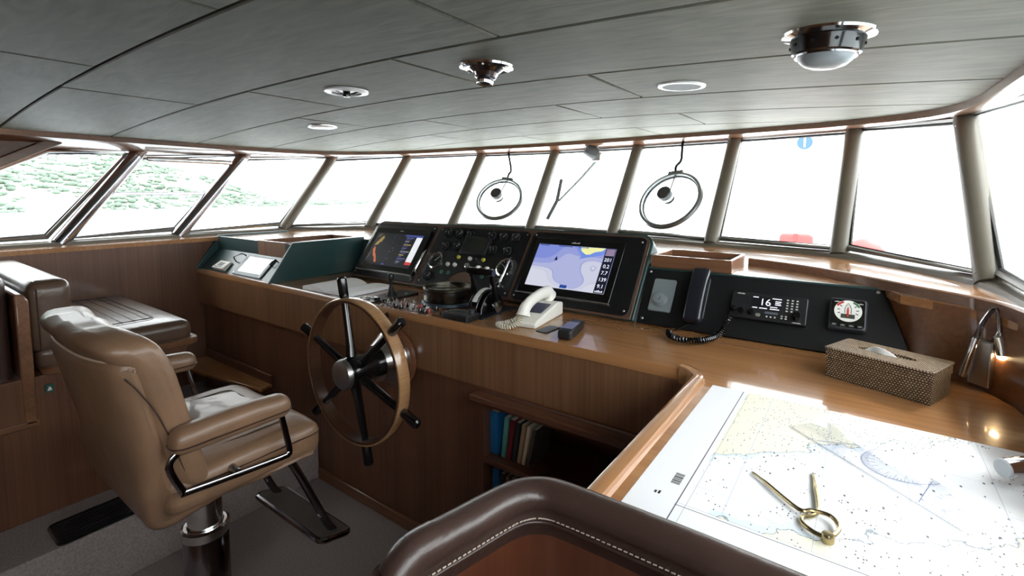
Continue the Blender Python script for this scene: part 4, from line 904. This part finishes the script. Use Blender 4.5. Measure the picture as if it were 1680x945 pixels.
sl = [(.066*cos(a), .017*sin(a)) for a in [2*pi*k/n_ - pi/2*.98 + .28 for k in range(n_)]]
b = B(); b.loop_loft([[V3((x, y, .055)) for x, y in lid_o], [V3((x, y, .078)) for x, y in lid_o], [V3((x*.98, y*.98, .0825)) for x, y in lid_o], [V3((x, y, .0825)) for x, y in sl], [V3((x, y, .07)) for x, y in sl]], cap=False)
obj('lid', b, RT, t, smooth=30)
obj('lid_edge', B().tube([V3((x, y, .0795)) for x, y in lid_o], .003, 6, closed=True), RT, t)
obj('slot_dark', B().prism([(x*.99, y*.99) for x, y in sl], .060, .064), RUBBER(), t)
b = B(); secs = []
for k in range(15):
    u = k/14; x = -.060+.105*u; h = .066+.030*sin(pi*min(1, u*1.15))**.8 if u < .87 else .066+.004
    secs.append([V3((x, -.010+.006*sin(u*9), .064)), V3((x, -.004+.006*sin(u*9), h)), V3((x, -.002+.006*sin(u*9), h)), V3((x, .006+.006*sin(u*9), .064))])
b.loop_loft(secs); obj('tissue', b, mat('tissue_paper', lin(244, 244, 244), .8), t, smooth=50)
# gooseneck lamps
t = thing('reading_lamp', 'lit chrome gooseneck reading lamp on the curved wood wall', 'lamp', (.262, 1.668, ZT))
obj('wall_plate', B().box(-.024, .024, -.010, .006, .012, .128, RZ(rad(-42))), STEEL(), t, bevel=.003)
obj('holder', B().tube([(-.036, -.006, .030), (-.016, -.010, .134)], .0085, 14), CHROME(), t)
obj('gooseneck', B().tube(smooth_path([(-.016,-.010,.134),(-.010,-.012,.165),(.001,-.014,.195),(.010,-.016,.212),(.018,-.019,.205),(.021,-.021,.180),(.023,-.022,.150)], 5), .0052, 10), DSTEEL(), t)
obj('head', B().tube([(.023,-.022,.158),(.0235,-.022,.150),(.024,-.023,.146),(.031,-.026,.102)], [.006,.008,.0125,.0125], 18), CHROME(), t)
obj('bulb', B().lathe([(.0112,0),(.0112,-.006),(.007,-.010),(.0005,-.011)], T(.031, -.026, .102) @ RY(rad(-9)), 18), mat('warm_led', (1, .8, .5, 1), .3, emit=(1, .72, .38, 1), estr=60), t)
t = thing('reading_lamp', 'unlit chrome lamp head reaching over the edge of the sea chart', 'lamp', (.345, 1.27, ZT))
obj('wall_plate', B().box(-.016, .002, -.03, .03, .02, .13), STEEL(), t, bevel=.003)
obj('gooseneck', B().tube(smooth_path([(-.016,0,.10),(-.045,-.01,.115),(-.075,-.05,.10),(-.085,-.085,.06),(-.088,-.098,.045)], 5), .0052, 10), DSTEEL(), t)
obj('head', B().tube([(-.072,-.092,.036),(-.088,-.104,.034),(-.128,-.133,.030)], [.012,.0165,.0165], 20), CHROME(), t)
obj('lens', B().lathe([(.0150,0),(.0150,.004),(.0005,.006)], T(-.128, -.133, .030) @ RZ(atan2(-.029, -.040)) @ RY(pi/2), 20), mat('frosted_lens', lin(220, 228, 236), .3), t)

# ------------------------------------------------------------------ padded seat back in front of the chart table
fs = thing('corner_settee', 'wraparound settee back with stitched dark leather roll and red brown wood panel', 'settee', (-.30, .45, 0))
fpth = [(-.470,.415,0),(-.458,.47,0),(-.447,.52,0),(-.437,.565,0),(-.427,.598,0),(-.409,.624,0),(-.382,.639,0),(-.345,.643,0),(-.28,.645,0),(-.15,.646,0),(.02,.642,0),(.20,.640,0)]
fpth = smooth_path(fpth, 3)
def fstrip(secf, end=True):
    secs = []
    for i, p in enumerate(fpth):
        t_ = (fpth[min(i+1, len(fpth)-1)]-fpth[max(i-1, 0)]).normalized(); s_ = V3((t_.y, -t_.x, 0))
        secs.append([V3((p.x+.30, p.y-.45, 0))+s_*o+V3((0, 0, z)) for o, z in secf])
    return B().loop_loft(secs)
zr = 1.006
roll = [(.027*cos(rad(a)), zr+.025*sin(rad(a))) for a in range(-40, 221, 20)]
roll = [(.014, zr-.036)]+[(.021, zr-.026)]+roll+[(-.026, zr-.10), (.0, zr-.10)]
obj('leather_roll', fstrip(roll), DBROWN(), fs, smooth=60)
e0 = fpth[0]
obj('roll_end', B().tube(smooth_path([(e0.x+.310, e0.y-.45+.04, zr), (e0.x+.301, e0.y-.45+.002, zr-.003), (e0.x+.298, e0.y-.45-.020, zr-.024), (e0.x+.297, e0.y-.45-.025, zr-.06), (e0.x+.297, e0.y-.45-.025, .45)], 5), .0276, 20), DBROWN(), fs, smooth=60)
obj('wood_panel', fstrip([(.008, .35), (.008, zr-.030), (-.024, zr-.030), (-.024, .35)]), wood('red_brown_panel', lin(70, 37, 25), lin(92, 52, 35), 'Z', .34, .3), fs, smooth=50)
st0 = None
acc = 0
for a, c in zip(fpth, fpth[1:]):
    d = (c-a); L_ = d.length; t_ = d.normalized(); s_ = V3((t_.y, -t_.x, 0))
    while acc < L_:
        p = a+t_*acc+s_*.0215; q = (p.x+.30, p.y-.45, zr-.027)
        rz = atan2(t_.y, t_.x)
        if st0 is None: st0 = obj('stitch', B().tube([(-.0026, 0, 0), (.0026, 0, .0005)], .0012, 5), mat('stitch_thread', lin(176, 160, 150), .7), fs, q, (0, 0, rz))
        else: share('stitch', st0, fs, q, (0, 0, rz))
        acc += .0085
    acc -= L_
obj('welt', fstrip([(.015+.0035*cos(rad(a)), zr-.037+.0035*sin(rad(a))) for a in range(0, 360, 45)]), DBROWN(), fs, smooth=60)
obj('seat_base', B().box(-.17, .50, -.15, .15, 0, .40), DARKW(), fs, bevel=.01)
b = B(); b.rbox((.165, 0, .45), (.66, .30, .10), .035, 5); obj('seat_cushion', b, DBROWN(), fs, smooth=60)

# ------------------------------------------------------------------ ceiling fittings
def ctilt(x): return (0, math.atan(.041*(x+1.68)), 0)        # follow the camber
def cfit(name, label, cat, x, y, group=None): return thing(name, label, cat, (x, y, zc(x)), ctilt(x), group)
t = cfit('eyeball_light', 'chrome eyeball spotlight on the ceiling beside the open downlight', 'ceiling light', -.93, 1.16)
obj('ring', B().lathe([(.05,0),(.082,0),(.080,-.006),(.066,-.010),(.050,-.004)], seg=44, close=True), CHROME(), t)
for k in range(6): obj('screw', B().lathe([(.004,-.006),(.003,-.011),(.0004,-.0115)], seg=8), STEEL(), t, (.070*cos(k*pi/3), .070*sin(k*pi/3), .0))
obj('socket', B().lathe([(.050,0),(.052,-.010),(.036,-.022),(.020,-.022)], seg=36), DSTEEL(), t)
obj('eyeball', B().lathe([(.036,-.010),(.038,-.022),(.032,-.034),(.024,-.038),(.026,-.046),(.024,-.050),(.012,-.048),(.0005,-.046)], RX(rad(-8)), 32), DSTEEL(), t)
obj('nozzle_ring', B().lathe([(.020,-.044),(.027,-.046),(.025,-.053),(.018,-.050)], RX(rad(-8)), 28, close=True), CHROME(), t)
t = cfit('downlight', 'round recessed downlight with white ring and dark cage', 'ceiling light', -1.62, 1.17)
obj('ring', B().lathe([(.055,0),(.082,0),(.080,-.006),(.056,-.009)], seg=44, close=True), WHITEG(), t)
obj('well', B().lathe([(.056,-.004),(.052,-.001),(.0005,-.001)], seg=32), mat('dark_well', lin(34, 36, 40), .3, metal=.4), t)
obj('lamp_holder', B().lathe([(.013,-.001),(.015,-.012),(.013,-.022),(.0005,-.024)], seg=18), GLOSSB(), t)
for a in (.5, 2.6, 4.7): obj('holder_arm', B().tube([(.052*cos(a), .052*sin(a), -.004), (.013*cos(a), .013*sin(a), -.012)], .003, 6), CHROME(), t)
t = cfit('dome_light', 'ceiling dome light with black collar and frosted glass bowl', 'ceiling light', -.08, 1.25)
obj('ring', B().lathe([(.06,0),(.088,0),(.086,-.005),(.07,-.010),(.06,-.006)], seg=48, close=True), CHROME(), t)
obj('collar', B().lathe([(.066,-.004),(.070,-.012),(.064,-.040),(.058,-.044),(.05,-.044),(.05,-.004)], seg=44, close=True), GLOSSB(), t)
for k in range(10): obj('vent_hole', B().lathe([(.0035,0),(.0035,.002),(.0003,.002)], T(.0675*cos(k*.628), .0675*sin(k*.628), -.024) @ RZ(k*.628) @ RY(pi/2), 8), RUBBER(), t)
obj('bowl_ring', B().lathe([(.052,-.040),(.060,-.041),(.058,-.047),(.050,-.046)], seg=40, close=True), DSTEEL(), t)
obj('bowl', B().lathe([(.054,-.042),(.050,-.054),(.040,-.063),(.024,-.069),(.0005,-.071)], seg=40), mat('frosted_bowl', lin(150, 156, 160), .35, coat=.3), t)
t = cfit('ceiling_speaker', 'flat round white ceiling speaker near the dome light', 'speaker', -.517, 1.687)
obj('ring', B().lathe([(.062,0),(.078,0),(.076,-.005),(.062,-.006)], seg=48, close=True), WHITEG(), t)
obj('grille', B().lathe([(.063,-.003),(.062,-.0045),(.0005,-.005)], seg=40), mat('grey_grille', lin(176, 182, 188), .6, bump=.5, bscale=900), t)
t = cfit('ceiling_speaker', 'small plain white disc on the ceiling beyond the open downlight', 'speaker', -2.5, 1.64)
obj('disc', B().lathe([(.074,0),(.074,-.006),(.066,-.010),(.0005,-.011)], seg=44), WHITEG(), t)
obj('rim', B().lathe([(.072,-.001),(.078,-.001),(.077,-.006),(.072,-.007)], seg=44, close=True), ALU(), t)

# ------------------------------------------------------------------ clear view screens and wiper
def clearview(label, c, n, r, top):
    n = V3(n); ux = V3((1, 0, 0)); ux = (ux-n*ux.dot(n)).normalized(); uy = n.cross(ux)
    M = Matrix((ux, uy, n)).transposed()
    t = thing('clear_view_screen', label, 'window screen', c, M.to_euler(), 'round clear view screens in the windscreen')
    obj('ring', B().lathe([(r*.90,.0),(r*1.03,.0),(r*1.05,.014),(r*1.01,.030),(r*.93,.032),(r*.905,.016)], seg=64, close=True), mat('grey_ring_metal', (.32, .33, .34, 1), .3, 1), t)
    obj('ring_seal', B().lathe([(r*.885,.002),(r*.905,.002),(r*.905,.018),(r*.885,.016)], seg=64, close=True), RUBBER(), t)
    obj('disc_glass', B().lathe([(r*.9,.004),(r*.9,.008),(.0005,.008)], seg=48), glass('spinning_disc_glass', (.96, .98, .98, 1)), t)
    for k in range(12): obj('ring_screw', B().lathe([(.004,.024),(.003,.029),(.0004,.029)], seg=6), STEEL(), t, (r*.955*cos(k*pi/6+.2), r*.955*sin(k*pi/6+.2), 0))
    obj('motor', B().lathe([(.030,.008),(.034,.02),(.036,.05),(.042,.052),(.042,.075)], seg=30), ALU(), t)
    obj('motor_cap', B().lathe([(.044,.072),(.045,.105),(.040,.112),(.0005,.113)], seg=30), mat('charcoal_cap', lin(50, 50, 52), .45), t)
    for z in (.030, .040): obj('motor_band', B().lathe([(.034,z),(.039,z),(.039,z+.005),(.034,z+.005)], seg=28, close=True), RUBBER(), t)
    obj('clamp', B().box(-.05, .05, r*.94, r*1.08, .006, .034), mat('grey_clamp', lin(110, 116, 116), .4), t, bevel=.004)
    obj('supply_tube', B().tube([(0, r*.95, .02), (0, .03, .04)], .006, 6), STEEL(), t)
    inv_ = (T(*c) @ M.to_4x4()).inverted(); tp = inv_ @ V3(top)
    obj('cable', B().tube(smooth_path([(0, r*1.05, .03), (.0, r*1.25, .035), (tp.x*.2+.02, r*1.5, .03), (tp.x*.8, tp.y*.9, .03), tp], 6), .009, 8), RUBBER(), t)
clearview('smaller round clear view screen nearer the port windows with motor hub', (-2.368, 3.118, 1.425), (.206, -.788, .58), .190, (-2.47, 3.39, 1.83))
clearview('round clear view screen with motor hub and long hanging cable', (-.994, 3.096, 1.43), (-.182, -.813, .553), .202, (-.993, 3.36, 1.835))
t = thing('wiper_motor', 'window wiper with grey motor at the head of the middle windscreen pane', 'wiper', (-1.697, 3.40, 1.80))
obj('motor', B().tube([(-.03, -.05, .02), (.01, -.02, -.01), (.03, .0, -.03)], [.045, .05, .042], 20), mat('motor_grey', lin(84, 86, 88), .4), t)
obj('gear_box', B().rbox((.035, .015, -.045), (.085, .07, .07), .018, 3), ALU(), t)
obj('shaft', B().cyl((.02, .0, -.05), (.0, .09, -.06), .012, seg=12), STEEL(), t)
obj('arm', B().tube([(.0, .09, -.06), (-.10, -.02, -.22), (-.205, -.15, -.38)], [.012, .011, .009], 8), mat('wiper_arm_grey', lin(120, 122, 124), .4), t)
obj('blade', B().tube([(-.241, -.05, -.215), (-.225, -.11, -.30), (-.215, -.16, -.38), (-.245, -.25, -.515)], .014, 6), RUBBER(), t)

# ------------------------------------------------------------------ outside: foredeck, water, hillside
deck = [(-3.72,2.2),(-3.3,2.7),(-2.0,3.15),(-1.35,3.15),(-.6,2.95),(.3,2.3),(.9,2.6),(.6,7.0),(-.5,10.6),(-1.68,12),(-2.9,10.6),(-4.0,7.0),(-4.3,2.6)]
b = B().prism(deck, .40, .46); tag(obj('foredeck', b, WHITEG(), smooth=0), 'white foredeck of the yacht outside the windscreen', 'deck', kind='structure')
t = thing('bow_mast', 'white tapering mast with a round blue emblem on the foredeck', 'mast', (-.78, 9.0, .46))
obj('mast_body', B().tube([(0, 0, 0), (0, 0, .9), (0, 0, 2.6)], [.40, .34, .17], 20), WHITEG(), t)
obj('emblem', B().lathe([(.105,0),(.105,.02),(.0005,.021)], T(0, -.30, 1.78) @ RX(pi/2), 32), mat('emblem_blue', lin(36, 74, 130), .5), t)
obj('emblem_mark', B().box(-.012, .012, -.328, -.322, 1.71, 1.85), ndl, t)
obj('cross_rail', B().tube([(-.42, -.2, .92), (.0, -.35, .95), (.3, -.3, .95)], .012, 8), STEEL(), t)
t = thing('deck_locker', 'faded red box shaped cover standing on the foredeck', 'locker', (-.66, 7.0, .46))
obj('body', B().rbox((0, 0, .26), (.36, .36, .52), .05, 3), mat('faded_red_cover', lin(176, 48, 46), .6), t)
obj('strap', B().box(-.02, .02, -.184, .184, .0, .523), mat('dark_red_strap', lin(150, 40, 40), .6), t)
t = thing('deck_fender', 'pale red round buoy lying on the foredeck', 'buoy', (.02, 7.2, .46))
obj('ball', B().sphere((0, 0, .235), .235, 3), mat('faded_red_cover', lin(176, 48, 46), .6), t)
obj('eye', B().tube([(.03*cos(a), 0, .48+.03*sin(a)) for a in [2*pi*k/12 for k in range(12)]], .012, 6, closed=True), WHITEP(), t)
t = thing('bow_rail', 'thin steel guard rail curving round the bow', 'railing', (-1.68, 10, .46))
rp = smooth_path([(2.2,-3.5,.62),(1.9,-1.5,.64),(1.1,.6,.68),(0,1.7,.70),(-1.1,.6,.68),(-1.9,-1.5,.64),(-2.3,-4,.62)], 6)
obj('top_rail', B().tube(rp, .016, 8), STEEL(), t)
for p in rp[::6]: obj('stanchion', B().cyl((p.x*.97, p.y, 0), (p.x, p.y, p.z), .012, seg=8), STEEL(), t)
wm = mat('glitter_toned_sea', lin(170, 178, 182), .2, bump=.25, bscale=.6, spec=.6)  # base colour lightened to stand for sun glitter and its upward bounce
b = B(); b.loop_loft([[V3((1500*cos(a), 1500*sin(a), z)) for a in [2*pi*k/48 for k in range(48)]] for z in (-4.7, -4.6)]); tag(obj('sea_surface', b, wm, smooth=0), 'sea around the yacht, paled in colour for sun glitter', 'sea', kind='structure')
# hillside on the port side
def hill_h(u, v):      # u along the shore, v inland
    h = 46*(1-math.exp(-v/95.0))
    h += 9*noise.noise(V3((u/70, v/60, 3)))*min(1, v/40) + 3.2*noise.noise(V3((u/19, v/17, 9)))*min(1, v/15)
    return h*sm((u+150)/110)*1.0
def hill_p(u, v):
    # shore runs roughly fore and aft, 215 m to port, bending away ahead
    x = -205 - v - .0016*max(0, -u)**2*.0 - .10*v
    y = -u + .25*v
    return V3((x, y, -4.62+hill_h(u, v)-.6*math.exp(-v/2.0)))
b = B(); NU, NV = 110, 60
Gd = [[b.bm.verts.new(hill_p(-190+ (420)*i/NU, 260*(j/NV)**1.5)) for j in range(NV+1)] for i in range(NU+1)]
for i in range(NU):
    for j in range(NV): b.face([Gd[i][j], Gd[i+1][j], Gd[i+1][j+1], Gd[i][j+1]])
hm = mat('dry_scrub_ground', lin(140, 148, 136), .95, var=.3, vscale=.05, spec=.1)
tag(obj('hillside', b, hm), 'hazy green hillside along the port shore', 'hill', kind='structure')
b = B(); rng = random.Random(3)
ico = bmesh.new(); bmesh.ops.create_icosphere(ico, subdivisions=1, radius=1); iv = [v.co.copy() for v in ico.verts]; ifc = [[v.index for v in f.verts] for f in ico.faces]; ico.free()
verts, faces = [], []
for k in range(15000):
    u, v = rng.uniform(-170, 220), 240*rng.random()**1.35
    if noise.noise(V3((u/26, v/22, 5)))+.35*rng.random() < -.14: continue
    p = hill_p(u, v); s = rng.uniform(.35, 1.25)*(1+v/200); o = len(verts)
    for q in iv:
        j = 1+.35*noise.noise(q*1.7+V3((k, 0, 0))); verts.append(p+V3((q.x*s*1.15*j, q.y*s*1.15*j, q.z*s*.75*j+s*.35)))
    faces += [[o+i for i in f] for f in ifc]
me = bpy.data.meshes.new('hillside_scrub'); me.from_pydata(verts, [], faces); me.shade_smooth()
o = bpy.data.objects.new('hillside_scrub', me); COL.objects.link(o); me.materials.append(mat('scrub_leaves', lin(98, 112, 100), .9, var=.4, vscale=.12, spec=.1))
tag(o, 'low green scrub bushes covering the hillside', 'bushes', kind='stuff')
